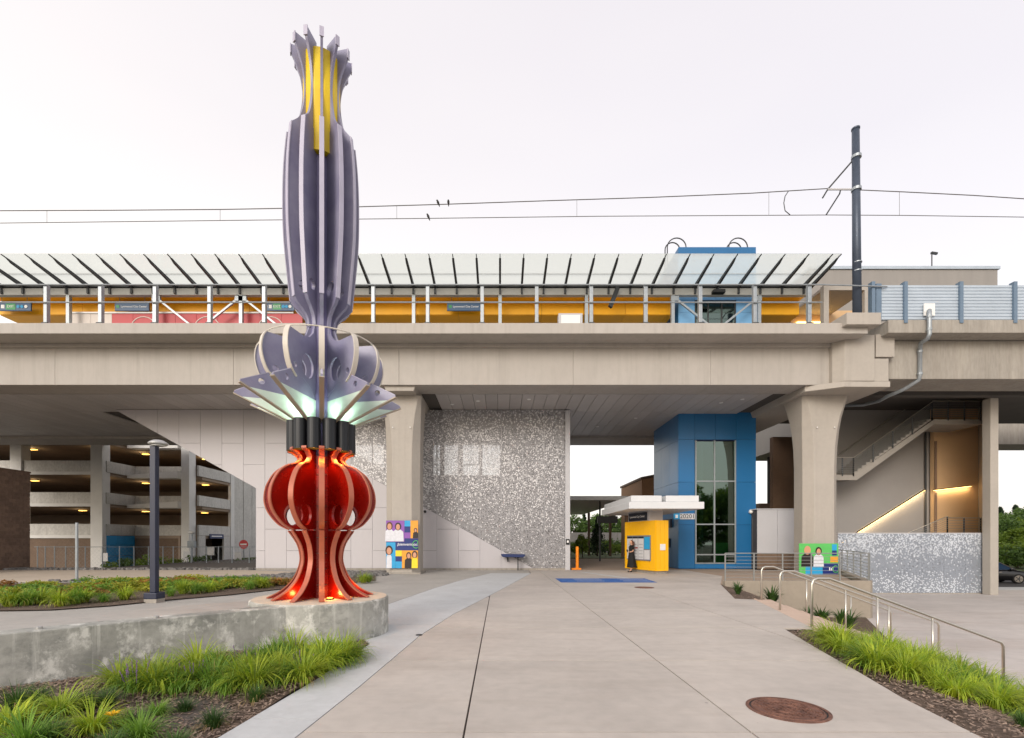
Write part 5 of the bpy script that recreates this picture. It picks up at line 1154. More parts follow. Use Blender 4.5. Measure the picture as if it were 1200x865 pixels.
for k in range(NF):
    a = VA + 2 * math.pi * (k + 0.5) / NF; x_, y_ = SX + 0.47 * math.cos(a), SY + 0.47 * math.sin(a)
    can = MB().lathe([(0.108, 3.13), (0.108, 3.635), (0.098, 3.635), (0.098, 3.60), (0.0001, 3.60)][:5], (x_, y_, 0), 24, cap=False)
    can.loft([[(x_ + 0.108 * math.cos(t * 0.2618), y_ + 0.108 * math.sin(t * 0.2618), 3.13) for t in range(24)], [(x_ + 0.095 * math.cos(t * 0.2618), y_ + 0.095 * math.sin(t * 0.2618), 3.132) for t in range(24)], [(x_ + 0.095 * math.cos(t * 0.2618), y_ + 0.095 * math.sin(t * 0.2618), 3.17) for t in range(24)]], cap=False)
    cn_ = can.build('spotlight_can', 'can', sc_, smooth=False)
    MB().lathe([(0.094, 3.165), (0.094, 3.175)], (x_, y_, 0), 18).build('lower_lens', 'can_amber', cn_); MB().lathe([(0.09, 3.601), (0.09, 3.61)], (x_, y_, 0), 18).build('upper_lens', 'can_white', cn_)
    for nm, z, rx, en_, col_, ang_ in (('uplight', 3.66, 180, 8, (0.80, 1.0, 0.86), 125), ('downlight', 3.12, 0, 20, (1.0, 0.42, 0.08), 95)):
        ld = bpy.data.lights.new(nm, 'SPOT'); ld.energy = en_; ld.color = col_; ld.spot_size = R(ang_); ld.spot_blend = 0.6; ld.shadow_soft_size = 0.06
        lo_ = bpy.data.objects.new(nm, ld); C.objects.link(lo_); lo_.parent = sc_; lo_.location = (x_ - SX, y_ - SY, z - SZ); lo_.rotation_euler = (R(rx), 0, 0)
for k in range(NF):
    if k % 2: continue
    a = VA + 2 * math.pi * (k + 0.5) / NF; x_, y_ = SX + 0.5 * math.cos(a), SY + 0.5 * math.sin(a)
    fx = MB().lathe([(0.06, SZ), (0.06, SZ + 0.025), (0.05, SZ + 0.03)], (x_, y_, 0), 16).build('ground_lamp', 'can', sc_); MB().lathe([(0.048, SZ + 0.028), (0.048, SZ + 0.034)], (x_, y_, 0), 16).build('lens', 'can_amber', fx)
    ld = bpy.data.lights.new('ground_glow', 'POINT'); ld.energy = 3.5; ld.color = (1.0, 0.5, 0.12); ld.shadow_soft_size = 0.04
    lo_ = bpy.data.objects.new('ground_glow', ld); C.objects.link(lo_); lo_.parent = sc_; lo_.location = (x_ - SX, y_ - SY, 0.1)
b = MB()
for k in range(NF):
    for s in (-1, 1):
        a = VA + 2 * math.pi * k / NF + s * R(12)
        for z in [0.85 + 0.27 * i for i in range(8)]:
            c = Vector((SX + 0.237 * math.cos(a), SY + 0.237 * math.sin(a), z)); b.box(c.x - 0.009, c.x + 0.009, c.y - 0.009, c.y + 0.009, c.z - 0.009, c.z + 0.009)
tag(b.build('bolts', 'bolt', sc_), kind='stuff')

# ================================================================== STREET LAMP
lp = T(181, 706)
sl_ = thing('street_lamp', 'dark blue square street lamp with a round shallow head', 'lamp', tuple(lp))
k_ = lp.y / F; X = lp.x; Zt = lp.z + 183 * k_
MB().box(X - 0.16, X + 0.16, lp.y - 0.16, lp.y + 0.16, lp.z - 0.05, lp.z + 0.1).build('footing', 'raw_concrete', sl_)
MB().box(X - 0.17, X + 0.17, lp.y - 0.17, lp.y + 0.17, lp.z + 0.1, lp.z + 0.26).build('base_cover', 'lamp_blue', sl_, bevel=0.02)
MB().box(X - 0.075, X + 0.075, lp.y - 0.075, lp.y + 0.075, lp.z + 0.26, Zt).build('post', 'lamp_blue', sl_, bevel=0.012)
h = MB().lathe([(0.02, 0.17), (0.12, 0.15), (0.18, 0.115), (0.225, 0.08), (0.232, 0.055), (0.2, 0.03), (0.1, 0.0)][::-1], (X + 0.1, lp.y, Zt), 32).build('lamp_head', 'lamp_head', sl_, smooth=True)
MB().lathe([(0.16, 0.0), (0.16, 0.012)], (X + 0.1, lp.y, Zt + 0.004), 24).build('lens', 'white', h)
wp = thing('white_post', 'slim white post standing in the bed before the garage', 'post', tuple(T(90, 683)))
c = T(90, 683); MB().tube([c - Vector((0, 0, 0.02)), c + Vector((0, 0, 2.3))], 0.05, 10).build('shaft', 'galv', wp); MB().box(c.x - 0.1, c.x + 0.1, c.y - 0.1, c.y + 0.1, c.z - 0.02, c.z + 0.06).build('base_plate', 'galv', wp)

# ================================================================== BROWN BLOCK BUILDING
bk = thing('block_building', 'dark brown masonry building at the left edge', 'building', (-29.5, 24, 0))
XB = -27.2; YB = 28.0; HB = 5.5
MB().box(XB - 6, XB - 0.03, 20.05, YB - 0.03, -1.2, HB).build('wall_core', 'brown_mortar', bk)
MB().box(XB - 6.05, XB + 0.03, 20, YB + 0.03, HB + 0.002, HB + 0.1).build('coping', 'brown_block', bk)
blk = None; rows_ = 33; z = -1.05
for r_ in range(rows_):
    y = YB - (0.2025 if r_ % 2 else 0.0)
    for c_ in range(9):
        y1 = y - c_ * 0.405
        if blk is None: blk = MB().box(XB - 0.06, XB, y1 - 0.395, y1, z, z + 0.19).build('block', 'brown_block', bk); off = ORI[blk] - Vector((0, y1, z))
        else: again(blk, 'block', Vector((0, y1, z)) + off + Vector((rng.uniform(-0.004, 0.004), 0, 0)), bk)
    if r_ % 2: again(blk, 'block', Vector((0, YB + 0.1, z)) + off + Vector((0, 0, 0)), bk, scale=(1, 0.49, 1))
    z += 0.2
MB().box(XB - 0.06, XB - 0.001, 20.1, YB - 9 * 0.405 - 0.25, -1.2, HB).build('plain_wall', 'brown_block', bk)

# ================================================================== PARKING GARAGE
ga = thing('parking_garage', 'grey concrete parking garage with open decks and a blue ground floor wall', 'garage', (-40, 50, -1))
G0 = -1.0; D1, D2, GX1, GX2 = 44.0, 47.6, -36.1, -29.2
lev = [3.15, 6.03, 8.92, 11.8, 14.7]
for i, zt2 in enumerate(lev):
    zb = zt2 - 1.02
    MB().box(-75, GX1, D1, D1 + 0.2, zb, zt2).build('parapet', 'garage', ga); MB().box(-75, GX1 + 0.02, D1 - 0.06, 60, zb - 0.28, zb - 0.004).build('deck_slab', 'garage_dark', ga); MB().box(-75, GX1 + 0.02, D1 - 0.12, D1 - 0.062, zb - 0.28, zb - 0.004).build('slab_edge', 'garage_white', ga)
    MB().box(GX1 - 0.02, GX1 + 0.18, D1 + 0.21, D2, zb, zt2).build('parapet', 'garage', ga)
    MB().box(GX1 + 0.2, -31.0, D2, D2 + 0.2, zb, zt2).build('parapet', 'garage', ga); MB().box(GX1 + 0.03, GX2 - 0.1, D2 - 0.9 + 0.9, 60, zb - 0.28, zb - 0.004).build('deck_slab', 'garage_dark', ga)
    if i: MB().prism([(GX1 + 0.25, zb - 0.25), (-31.0, zb - 0.25), (-31.0, zb + 0.05 + 0.35), (GX1 + 0.25, zb + 0.05)], D2 - 1.1, D2 - 0.05, 'y').build('ramp_edge', 'garage_white', ga)
    MB().box(GX2 - 0.2, GX2, 46.9, 52.4, zb, zt2).build('parapet', 'garage', ga)
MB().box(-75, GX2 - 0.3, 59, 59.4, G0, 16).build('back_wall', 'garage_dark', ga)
for (x_, w_, y_) in ((XD(109, D1) - 0.05, 1.05, D1 - 0.2), (XD(62 / 735 * 170, D1) - 0.0, 1.0, D1 - 0.2), (-62, 1.0, D1 - 0.2)):
    MB().box(x_ - 0.02, x_ + w_, y_, y_ + 0.9, G0, 16).build('column', 'garage_white', ga, bevel=0.02)
MB().box(XD(213, 46), XD(222.5, 46), 45.9, 46.9, G0, 16).build('column', 'garage_white', ga, bevel=0.02)
MB().box(GX2 - 0.25, GX2 + 0.05, 52.42, 53.1, G0, 13.5).build('column', 'garage_white', ga)
for yy in (53.15, 55.1, 57.0, 58.9):
    MB().box(GX2 - 0.25, GX2, yy, yy + 1.82, G0, 12.9).build('wall_panel', 'garage', ga)
MB().box(GX2 - 0.3, GX2 + 0.05, 60.75, 61.2, G0, 13.5).build('column', 'garage_white', ga)
MB().box(-75, GX1 - 0.6, D1 + 0.02, D1 + 0.2, G0, 2.1).build('ground_wall', 'garage_brown', ga)
for k in range(3):
    for z0, z1 in ((G0, 0.2), (0.2, 1.2), (1.2, 2.1)):
        ya, yb = D1 + 0.25 + k * 1.12, D1 + 0.25 + (k + 1) * 1.12
        MB().box(GX1 + 0.0, GX1 + 0.16, ya + 0.015, yb - 0.015, z0 + 0.015, z1 - 0.015).build('blue_wall_panel', 'garage_blue', ga)
MB().box(GX1 + 0.2, -31.05, D2 + 0.03, D2 + 0.2, G0, 2.1).build('ground_wall', 'garage_brown', ga)
MB().box(GX2 - 0.18, GX2 - 0.02, 46.9, 48.0, G0, 2.1).build('ground_wall', 'garage', ga); MB().box(GX2 - 0.18, GX2 - 0.02, 51.2, 52.4, G0, 2.1).build('ground_wall', 'garage', ga)
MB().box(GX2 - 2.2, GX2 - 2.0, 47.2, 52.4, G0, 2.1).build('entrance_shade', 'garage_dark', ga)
gs = thing('garage_sign', 'small blue sign over the garage entrance', 'sign', (GX2 + 0.1, 50, 2.2))
MB().box(GX2 + 0.01, GX2 + 0.07, 48.6, 51.0, 1.85, 2.3).build('sign_board', 'blue_dark', gs)
MB().box(GX2 + 0.07, GX2 + 0.08, 48.9, 50.7, 2.03, 2.13).build('white_strip', 'text_white', gs)
lampspots = [(39, 544, 46.5, 'deck light behind the top left parapet of the garage'), (120, 535, 46.0, 'deck light right of the tall garage column, top level'), (171, 547, 49, 'deck light beside the street lamp, top level'), (241, 547, 52, 'deck light in the right bay of the garage, top level'),
             (120, 570, 47.0, 'deck light right of the tall garage column, second level'), (171, 578, 49.5, 'deck light beside the street lamp, middle level'), (241, 577, 51, 'deck light in the right bay of the garage, middle level'), (171, 607, 49.5, 'deck light beside the street lamp, lowest level'), (240, 606, 52.0, 'deck light in the right bay of the garage, lowest level'), (41, 570, 47.5, 'deck light beside the brown building, middle level'), (97, 608, 48, 'deck light behind the white post, lowest level')]
for (px_, py_, dd, lab) in lampspots:
    if px_ == 120: dd = 46.0
    c = P(px_, py_, dd)
    ceil = min([z - 1.3 for z in lev if z - 1.3 > c.z - 0.35] or [c.z + 0.1]); c.z = ceil - 0.12
    if px_ == 120: c.x = GX1 - 0.9 if False else c.x
    t = thing('deck_light', lab, 'light', tuple(c), 'lights on the garage decks')
    MB().box(c.x - 0.3, c.x + 0.3, c.y - 0.15, c.y + 0.15, c.z - 0.03, c.z + 0.03).build('diffuser', 'amber_lamp', t); MB().box(c.x - 0.33, c.x + 0.33, c.y - 0.18, c.y + 0.18, c.z + 0.032, ceil).build('housing', 'dark_steel', t)
    ld = bpy.data.lights.new('deck_glow', 'POINT'); ld.energy = 20; ld.color = (1, 0.74, 0.42); ld.shadow_soft_size = 0.2
    lo_ = bpy.data.objects.new('deck_glow', ld); C.objects.link(lo_); lo_.location = (c.x, c.y - 0.3, c.z - 0.3)
# fence, signs and small posts in front of the garage
fe = thing('wire_fence', 'thin galvanized chain link fence before the garage', 'fence', (-26, 34, -0.9))
dF = 36.0
def fy(px): return XD(px, dF)
ZF0, ZF1 = -0.92, ZD(641, dF)
for px_ in (44, 53, 64, 77, 100, 120, 140, 157, 174, 191, 203, 224, 242, 256, 272, 292): MB().tube([(fy(px_), dF, ZF0), (fy(px_), dF, ZF1 + 0.05)], 0.035, 6).build('post', 'galv', fe)
MB().tube([(fy(40), dF, ZF1), (fy(300), dF, ZF1)], 0.025, 6).build('top_rail', 'galv', fe)
b = MB(); x = fy(40)
while x < fy(300):
    b.bar((x, dF + 0.03, ZF0), (x + (ZF1 - ZF0), dF + 0.03, ZF1), 0.003, 0.003, up=(0, 1, 0)); b.bar((x, dF + 0.035, ZF1), (x + (ZF1 - ZF0), dF + 0.035, ZF0), 0.003, 0.003, up=(0, 1, 0)); x += 0.3
tag(b.build('wire_mesh', 'galv', fe), kind='stuff')
def post_sign(label, px, py, dd, base, kind):
    c = P(px, py, dd); t = thing('road_sign', label, 'sign', (c.x, dd, base))
    MB().tube([(c.x, dd + 0.06, base), (c.x, dd + 0.06, c.z + 0.3)], 0.035, 6).build('post', 'galv', t)
    if kind == 'round':
        MB().prism([(c.x + 0.4 * math.cos(a * 0.2618), c.z + 0.4 * math.sin(a * 0.2618)) for a in range(24)], dd - 0.02, dd + 0.02, 'y').build('disc', 'sign_red', t); MB().box(c.x - 0.28, c.x + 0.28, dd - 0.03, dd - 0.021, c.z - 0.07, c.z + 0.07).build('white_bar', 'white', t)
    else: MB().box(c.x - 0.3, c.x + 0.3, dd - 0.02, dd + 0.02, c.z - 0.35, c.z + 0.35).build('plate', 'board_paper', t)
post_sign('red round no entry sign beside the garage side wall', 285.5, 638, 43, -0.95, 'round')
post_sign('pale square sign on a post before the garage entrance', 247, 646, 42, -0.95, 'plate')
post_sign('small white sign below the no entry sign', 279, 652, 41, -0.95, 'plate')
post_sign('white plate sign by the garage column, left of the entrance', 219, 651, 42, -0.95, 'plate')
post_sign('small white sign at the foot of the tall garage column', 122, 653, 40, -0.95, 'plate')
cp = thing('camera_pole', 'grey camera pole with a white camera before the garage column', 'pole', (XD(225, 38), 38, -0.95))
X = XD(225, 38); MB().tube([(X, 38, -0.95), (X, 38, ZD(625, 38))], 0.06, 8).build('shaft', 'galv', cp); MB().ball((X, 37.95, ZD(624, 38)), 0.25, 0.2, 0.14).build('camera_head', 'white', cp, smooth=True); MB().box(X - 0.25, X + 0.25, 37.8, 38.15, ZD(642, 38), ZD(634, 38)).build('control_box', 'galv', cp)

# ================================================================== BEHIND THE OPENING
bc = thing('bus_canopy', 'low flat grey bus shelter canopy seen through the opening', 'canopy', (5, 44, 0))
MB().box(-3, XD(737, 36), 36, 56, 4.64, 4.95).build('roof_slab', 'kiosk_roof', bc, bevel=0.02)
MB().box(XD(703, 38) - 0.06, XD(703, 38) + 0.06, 37.94, 38.06, 0, 4.64).build('post', 'dark_steel', bc)
MB().box(XD(715, 50) - 0.12, XD(715, 50) + 0.12, 49.9, 50.1, 0, 4.64).build('post', 'garage_brown', bc)
MB().box(XD(690, 52) - 0.12, XD(690, 52) + 0.12, 51.9, 52.1, 0, 4.64).build('post', 'garage_brown', bc)
db = thing('departure_board', 'black departure board hanging under the bus canopy', 'sign', P(712, 613, 36.6))
MB().box(XD(700.5, 36.6), XD(723.5, 36.6), 36.5, 36.8, ZD(613, 36.6), ZD(605, 36.6)).build('screen_housing', 'black', db); MB().tube([(XD(703, 36.6), 36.65, ZD(605, 36.6)), (XD(703, 36.6), 36.65, 4.64)], 0.05, 6).build('hanger', 'black', db); MB().tube([(XD(721, 36.6), 36.65, ZD(605, 36.6)), (XD(721, 36.6), 36.65, 4.64)], 0.05, 6).build('hanger', 'black', db)
bb_ = thing('brick_annex', 'tan brick building behind the kiosk roof', 'building', (13, 44, 0))
MB().prism([(XD(728, 48), 0), (XD(745, 48) + 2.5, 0), (XD(745, 48) + 2.5, ZD(560, 46)), (XD(728, 48), ZD(572.5, 48))], 41, 48, 'y').build('wall', 'far_brick', bb_)
MB().prism([(XD(728, 48) - 0.1, ZD(572.5, 48) + 0.01), (XD(745, 48) + 2.5, ZD(560, 46) + 0.01), (XD(745, 48) + 2.5, ZD(560, 46) + 0.2), (XD(728, 48) - 0.1, ZD(572.5, 48) + 0.2)], 40.9, 48.1, 'y').build('roof_edge', 'garage_brown', bb_)
MB().box(XD(734, 40), XD(738, 40), 40, 40.5, 0, 4.6).build('door_wall', 'brown_wall', bb_)
nw = thing('noise_wall', 'grey concrete noise wall before the distant trees', 'wall', (10, 66, 0))
for k in range(-8, 14): MB().box(k * 4.0 + 0.02, k * 4.0 + 3.98, 66, 66.3, 0, 2.75).build('wall_panel', 'noise_wall', nw)

# ================================================================== TREES
def leafmesh(name, m, seed, h, rad, n, conifer=False, size=0.3, low=0.12):
    g = random.Random(seed); b = MB(); cl = []
    if conifer:
        for i in range(60):
            t = g.random() ** 0.8; z = h * (low + (1 - low) * t); rr = rad * (1 - t) * g.uniform(0.55, 1.05) + 0.05; a = g.uniform(0, 6.28); cl.append((rr * math.cos(a), rr * math.sin(a), z - 0.15 * rr, 0.14 * h * (1 - t) + 0.12))
    else:
        for i in range(34):
            a = g.uniform(0, 6.28); t = g.uniform(-0.9, 1); rr = math.sqrt(max(0, 1 - t * t)) * rad * g.uniform(0.45, 1.1); cl.append((rr * math.cos(a), rr * math.sin(a), h * (0.58 + 0.40 * t * g.uniform(0.75, 1.05)), rad * g.uniform(0.2, 0.42)))
    per = n // len(cl)
    for (cx, cy, cz, cr2) in cl:
        for _ in range(per):
            v = Vector((g.gauss(0, 1), g.gauss(0, 1), g.gauss(0, 0.8))); v = v.normalized() * cr2 * g.random() ** 0.4; c = Vector((cx, cy, cz)) + v
            n1 = Vector((g.gauss(0, 1), g.gauss(0, 1), g.gauss(0.6, 1))).normalized(); u = n1.orthogonal().normalized(); u = Matrix.Rotation(g.uniform(0, 6.28), 3, n1) @ u; w_ = n1.cross(u); s = size * g.uniform(0.5, 1.2)
            b.add([c - u * s * 0.5, c + w_ * s * 0.28, c + u * s * 0.5, c - w_ * s * 0.28], [(0, 1, 2, 3)])
    me = bpy.data.meshes.new(name); me.from_pydata(b.v, [], b.f); me.materials.append(M[m]); return me
def trunkmesh(name, seed, h, r, rad, conifer=False):
    g = random.Random(seed); b = MB(); top = h * (0.95 if conifer else 0.75)
    b.tube([(0, 0, -0.1), (g.uniform(-0.05, 0.05) * h * 0.3, 0, h * 0.3), (0.02 * h, g.uniform(-0.03, 0.03) * h, top)], r, 8, radii=[r * 1.25, r * 0.85, r * 0.15])
    for k in range(7 if not conifer else 10):
        a = g.uniform(0, 6.28); z0 = h * g.uniform(0.22, 0.6 if not conifer else 0.85); L = rad * (0.7 if not conifer else 0.8 * (1 - z0 / h)); b.tube([(0, 0, z0), (L * 0.5 * math.cos(a), L * 0.5 * math.sin(a), z0 + L * (0.35 if not conifer else 0)), (L * math.cos(a), L * math.sin(a), z0 + L * (0.85 if not conifer else -0.1))], r * 0.4, 6, radii=[r * 0.45, r * 0.28, r * 0.08])
    me = bpy.data.meshes.new(name); me.from_pydata(b.v, [], b.f); me.materials.append(M['bark']); return me
TV = {'round': [(leafmesh('crown', 'tree_a', s, 7, 2.6, 4200, size=0.42), trunkmesh('trunk', s, 7, 0.2, 2.6)) for s in (1, 2)],
      'lime': [(leafmesh('crown', 'tree_b', 5, 7, 2.8, 4200, size=0.42), trunkmesh('trunk', 5, 7, 0.2, 2.8))],
      'conifer': [(leafmesh('crown', 'tree_c', s, 8, 1.7, 3600, True, 0.42), trunkmesh('trunk', s, 8, 0.18, 1.7, True)) for s in (8, 9)],
      'bush': [(leafmesh('crown', 'tree_b', 12, 2.0, 1.3, 1500, size=0.24), trunkmesh('trunk', 12, 2.0, 0.06, 1.1)), (leafmesh('crown', 'tree_a', 13, 2.0, 1.3, 1500, size=0.24), trunkmesh('trunk', 13, 2.0, 0.06, 1.1))]}
def tree(name, label, cat, kind, x, y, z, h, group, v=0, wide=1.0):
    hh = {'round': 7, 'lime': 7, 'conifer': 8, 'bush': 2.0}[kind]; s = h / hh
    t = thing(name, label, cat, (x, y, z), group); a = rng.uniform(0, 6.28)
    for nm, me in zip(('crown', 'trunk'), TV[kind][v % len(TV[kind])]):
        o = bpy.data.objects.new(nm, me); C.objects.link(o); o.parent = t; o.rotation_euler = (0, 0, a); o.scale = (s * wide, s * wide, s); ORI[o] = Vector((x, y, z))
    return t
for i, (px_, dd, h, kind, wide) in enumerate(((1172, 70, 7.6, 'conifer', 1), (1180, 66, 6.6, 'round', 1.2), (1190, 72, 8.0, 'conifer', 1), (1199, 62, 6.2, 'round', 1.2), (1186, 58, 5.0, 'lime', 1.2), (1208, 66, 7.4, 'round', 1.2), (1196, 54, 4.2, 'lime', 1.2), (1176, 57, 5.4, 'round', 1.0), (1216, 58, 6.0, 'lime', 1.2), (1166, 62, 6.0, 'round', 1.2), (1222, 70, 8.2, 'conifer', 1))):
    lab = {'conifer': 'dark pointed conifer in the grove beyond the black car', 'round': 'mid green leafy tree in the grove beyond the black car', 'lime': 'yellow green leafy tree in the grove beyond the black car'}[kind]
    tree('conifer_tree' if kind == 'conifer' else 'leafy_tree', lab, 'tree', kind, XD(px_, dd), dd, LOW, h, 'grove beyond the street', i, wide)
for i, (px_, dd, h) in enumerate(((1172, 50, 2.4), (1182, 49, 2.2), (1192, 50, 2.6), (1202, 48.5, 2.3), (1212, 49.5, 2.5))):
    tree('roadside_bush', 'low bush along the street behind the black car', 'bush', 'bush', XD(px_, dd), dd, LOW, h, 'roadside bushes', i, 1.3)
tree('conifer_tree', 'slim dark conifer standing behind the black departure board', 'tree', 'conifer', XD(700, 50), 50, 0, 4.1, None, 0, 0.9)
tree('young_tree', 'yellow green young tree right of the orange bollard', 'tree', 'lime', XD(682.5, 46), 46, 0.0, 2.2, None, 0, 0.75)
for i, (px_, dd, h, kind) in enumerate(((672, 74, 5.6, 'round'), (684, 78, 6.2, 'conifer'), (693, 72, 5.2, 'round'), (707, 76, 5.8, 'round'), (718, 74, 6.0, 'conifer'), (728, 73, 5.2, 'round'), (738, 78, 6.0, 'round'))):
    tree('distant_tree', {'round': 'distant leafy tree above the grey noise wall', 'conifer': 'distant conifer above the grey noise wall'}[kind], 'tree', kind, XD(px_, dd), dd, 0, h, 'trees behind the noise wall', i)
for i, px_ in enumerate((669, 676, 691, 698, 706, 713, 721, 729, 735)):
    tree('verge_bush', 'scrubby green bush before the noise wall', 'bush', 'bush', XD(px_, 54 + i % 3), 54 + i % 3, 0.03, 1.2 + 0.3 * (i % 3), 'bushes before the noise wall', i, 1.2)
for i, px_ in enumerate((130, 150, 176, 190, 206, 232, 262, 284)):
    tree('yard_bush', 'low green bush along the foot of the garage', 'bush', 'bush', XD(px_, 40 + i % 2), 40 + i % 2, -0.92, 0.8 + 0.25 * (i % 3), 'bushes at the garage', i, 1.2)
for i, (x_, y_, h) in enumerate(((20, -27, 11), (25, -24, 10), (30, -26, 12.5), (35, -24, 10.5), (40, -27, 12), (45, -25, 11), (50, -28, 12))):
    tree('plaza_tree', 'tall leafy tree mirrored in the glass of the blue lift tower', 'tree', 'round' if i % 2 else 'lime', x_, y_, -1.45, h, 'trees mirrored in the tower glass', i, 1.1)
#==PART5==
# ================================================================== PLANTS
def clumpmesh(name, m, seed, n, L, spread, wd, arch=1.0):
    g = random.Random(seed); b = MB()
    for _ in range(n):
        a = g.uniform(0, 6.283); r0 = spread * g.random() ** 0.7; l = L * g.uniform(0.55, 1.1); lean = g.uniform(0.08, 0.55) * arch + 0.25 * r0 / max(spread, 1e-3); w_ = wd * g.uniform(0.6, 1.2)
        d = Vector((math.cos(a), math.sin(a), 0)); sd_ = Vector((-d.y, d.x, 0)); tw_ = g.uniform(-0.5, 0.5); p = d * r0 * 0.8; pts = []; ang = lean * 0.6; seg = 5
        for k in range(seg + 1):
            t = k / seg; pts.append((Vector(p), w_ * (1 - t ** 2.2) * 0.5 + 0.0004)); p = p + (d * math.sin(ang) + Vector((0, 0, 1)) * math.cos(ang) + sd_ * tw_ * 0.15) * (l / seg); ang += lean * (0.35 + 0.75 * t)
        vs = []; [vs.extend((q - sd_ * h_, q + sd_ * h_)) for q, h_ in pts]
        b.add(vs, [(2 * k, 2 * k + 1, 2 * k + 3, 2 * k + 2) for k in range(seg)])
    me = bpy.data.meshes.new(name); me.from_pydata(b.v, [], b.f); me.materials.append(M[m]); return me
def spikemesh(seed):
    g = random.Random(seed); b = MB()
    for _ in range(7):
        a = g.uniform(0, 6.28); d = Vector((math.cos(a), math.sin(a), 0)); p = d * 0.08; q = d * g.uniform(0.1, 0.22) + Vector((0, 0, g.uniform(0.3, 0.42))); b.tube([p, p.lerp(q, 0.6), q], 0.004, 5, radii=[0.002, 0.006, 0.003])
        for k in range(10):
            c = p.lerp(q, 0.55 + 0.045 * k); b.ball(c + Vector((g.uniform(-.008, .008), g.uniform(-.008, .008), 0)), 0.007, 0.007, 0.007, 5, 3)
    me = bpy.data.meshes.new('flower_spike'); me.from_pydata(b.v, [], b.f); me.materials.append(M['flower_lilac']); return me
CL = {'lime': [clumpmesh('blades', 'grass_lime', s, 280, 0.58, 0.13, 0.016, 1.6) for s in (1, 2, 3)],
      'green': [clumpmesh('blades', 'grass_green', s, 280, 0.48, 0.12, 0.013, 1.5) for s in (4, 5, 6)],
      'dark': [clumpmesh('blades', 'grass_dark', s, 300, 0.34, 0.11, 0.008, 0.9) for s in (7, 8)],
      'fern': [clumpmesh('blades', 'leaf_fern', s, 70, 0.5, 0.06, 0.05, 0.9) for s in (9, 10)]}
DRY = [clumpmesh('dry_blades', 'straw', s, 26, 0.42, 0.14, 0.009, 2.4) for s in (31, 32)]
SPK = [spikemesh(3), spikemesh(4)]
def clump(kind, label, cat, x, y, z, s, group, v, spikes=False):
    t = thing('grass_clump' if kind != 'fern' else 'fern_clump', label, cat, (x, y, z), group)
    o = bpy.data.objects.new('blades', CL[kind][v % len(CL[kind])]); C.objects.link(o); o.parent = t; o.rotation_euler = (0, 0, rng.uniform(0, 6.28)); o.scale = (s, s, s * rng.uniform(0.85, 1.1)); ORI[o] = Vector((x, y, z))
    if kind != 'fern':
        dd_ = bpy.data.objects.new('dry_blades', DRY[v % 2]); C.objects.link(dd_); dd_.parent = t; dd_.rotation_euler = (0, 0, rng.uniform(0, 6.28)); dd_.scale = (s * rng.uniform(0.7, 1.1),) * 3; ORI[dd_] = Vector((x, y, z))
    if spikes:
        f = bpy.data.objects.new('flower_spike', SPK[v % 2]); C.objects.link(f); f.parent = t; f.scale = (s, s, s); f.rotation_euler = (0, 0, rng.uniform(0, 6.28)); ORI[f] = Vector((x, y, z))
    return t
# lush mass along the seat wall and plinth
mass = [(140, 802), (160, 806), (183, 803), (205, 806), (172, 795), (200, 793), (228, 799), (250, 802), (232, 789), (258, 789), (280, 797), (285, 783), (303, 792), (312, 780), (325, 789), (338, 778), (352, 786), (362, 773), (378, 781), (388, 769), (402, 772), (413, 766), (298, 803), (330, 799), (355, 796), (268, 806), (345, 768), (322, 772), (376, 770), (395, 776)]
for i, (px_, py_) in enumerate(mass):
    p = G(px_, py_ + 2, 0.02); clump('green' if i % 2 else 'lime', 'arching green grass clump in the mass below the seat wall', 'grass', p.x, p.y, zfl(p.x, p.y) - 0.02, rng.uniform(0.75, 1.0), 'grass mass below the seat wall', i, spikes=(i % 5 == 1))
for i, (px_, py_, s, kind) in enumerate(((217, 827, .62, 'dark'), (300, 818, .72, 'dark'), (250, 846, .75, 'dark'), (185, 832, .5, 'green'), (100, 832, .9, 'dark'), (125, 828, .8, 'dark'), (70, 842, .8, 'lime'), (20, 838, .95, 'dark'), (45, 832, .8, 'dark'), (10, 858, .8, 'lime'), (108, 858, .75, 'lime'), (150, 850, .8, 'dark'), (165, 866, .8, 'green'), (60, 872, .8, 'dark'), (30, 878, .9, 'green'), (205, 876, .7, 'dark'), (130, 880, .8, 'dark'))):
    p = G(px_, py_, 0.02); clump(kind, {0: 'small dark green tuft on bare mulch, leftmost of three lone tufts', 1: 'dark green tuft close below the grass mass, beside the pale kerb', 2: 'small dark green tuft on bare mulch, nearest of three lone tufts', 3: 'tiny loose green tuft left of the three lone dark tufts', 7: 'large dark tuft at the left edge of the picture below the seat wall'}.get(i) or {'dark': 'fine dark green grass tuft standing alone on the mulch', 'green': 'loose green grass tuft on the mulch of the front bed', 'lime': 'yellow green grass tuft on the mulch of the front bed'}[kind], 'grass', p.x, p.y, zfl(p.x, p.y) - 0.02, s * 0.85, 'single tufts in the front bed', i)
dl = thing('yellow_flower', 'single yellow daylily bloom among the front bed grass', 'flower', tuple(G(132, 862)))
c = G(132, 862, 0.0); tp_ = c + Vector((0, 0, 0.16)); MB().tube([c, tp_], 0.004, 6).build('stem', 'grass_green', dl)
b = MB()
for k in range(6):
    a = k * 1.047; d = Vector((math.cos(a), math.sin(a), 0)); s_ = Vector((-d.y, d.x, 0)); b.add([tp_, tp_ + d * 0.03 + s_ * 0.014 + Vector((0, 0, 0.03)), tp_ + d * 0.065 + Vector((0, 0, 0.035)), tp_ + d * 0.03 - s_ * 0.014 + Vector((0, 0, 0.03))], [(0, 1, 2, 3)])
b.build('petals', 'flower_yellow', dl, fix=False)
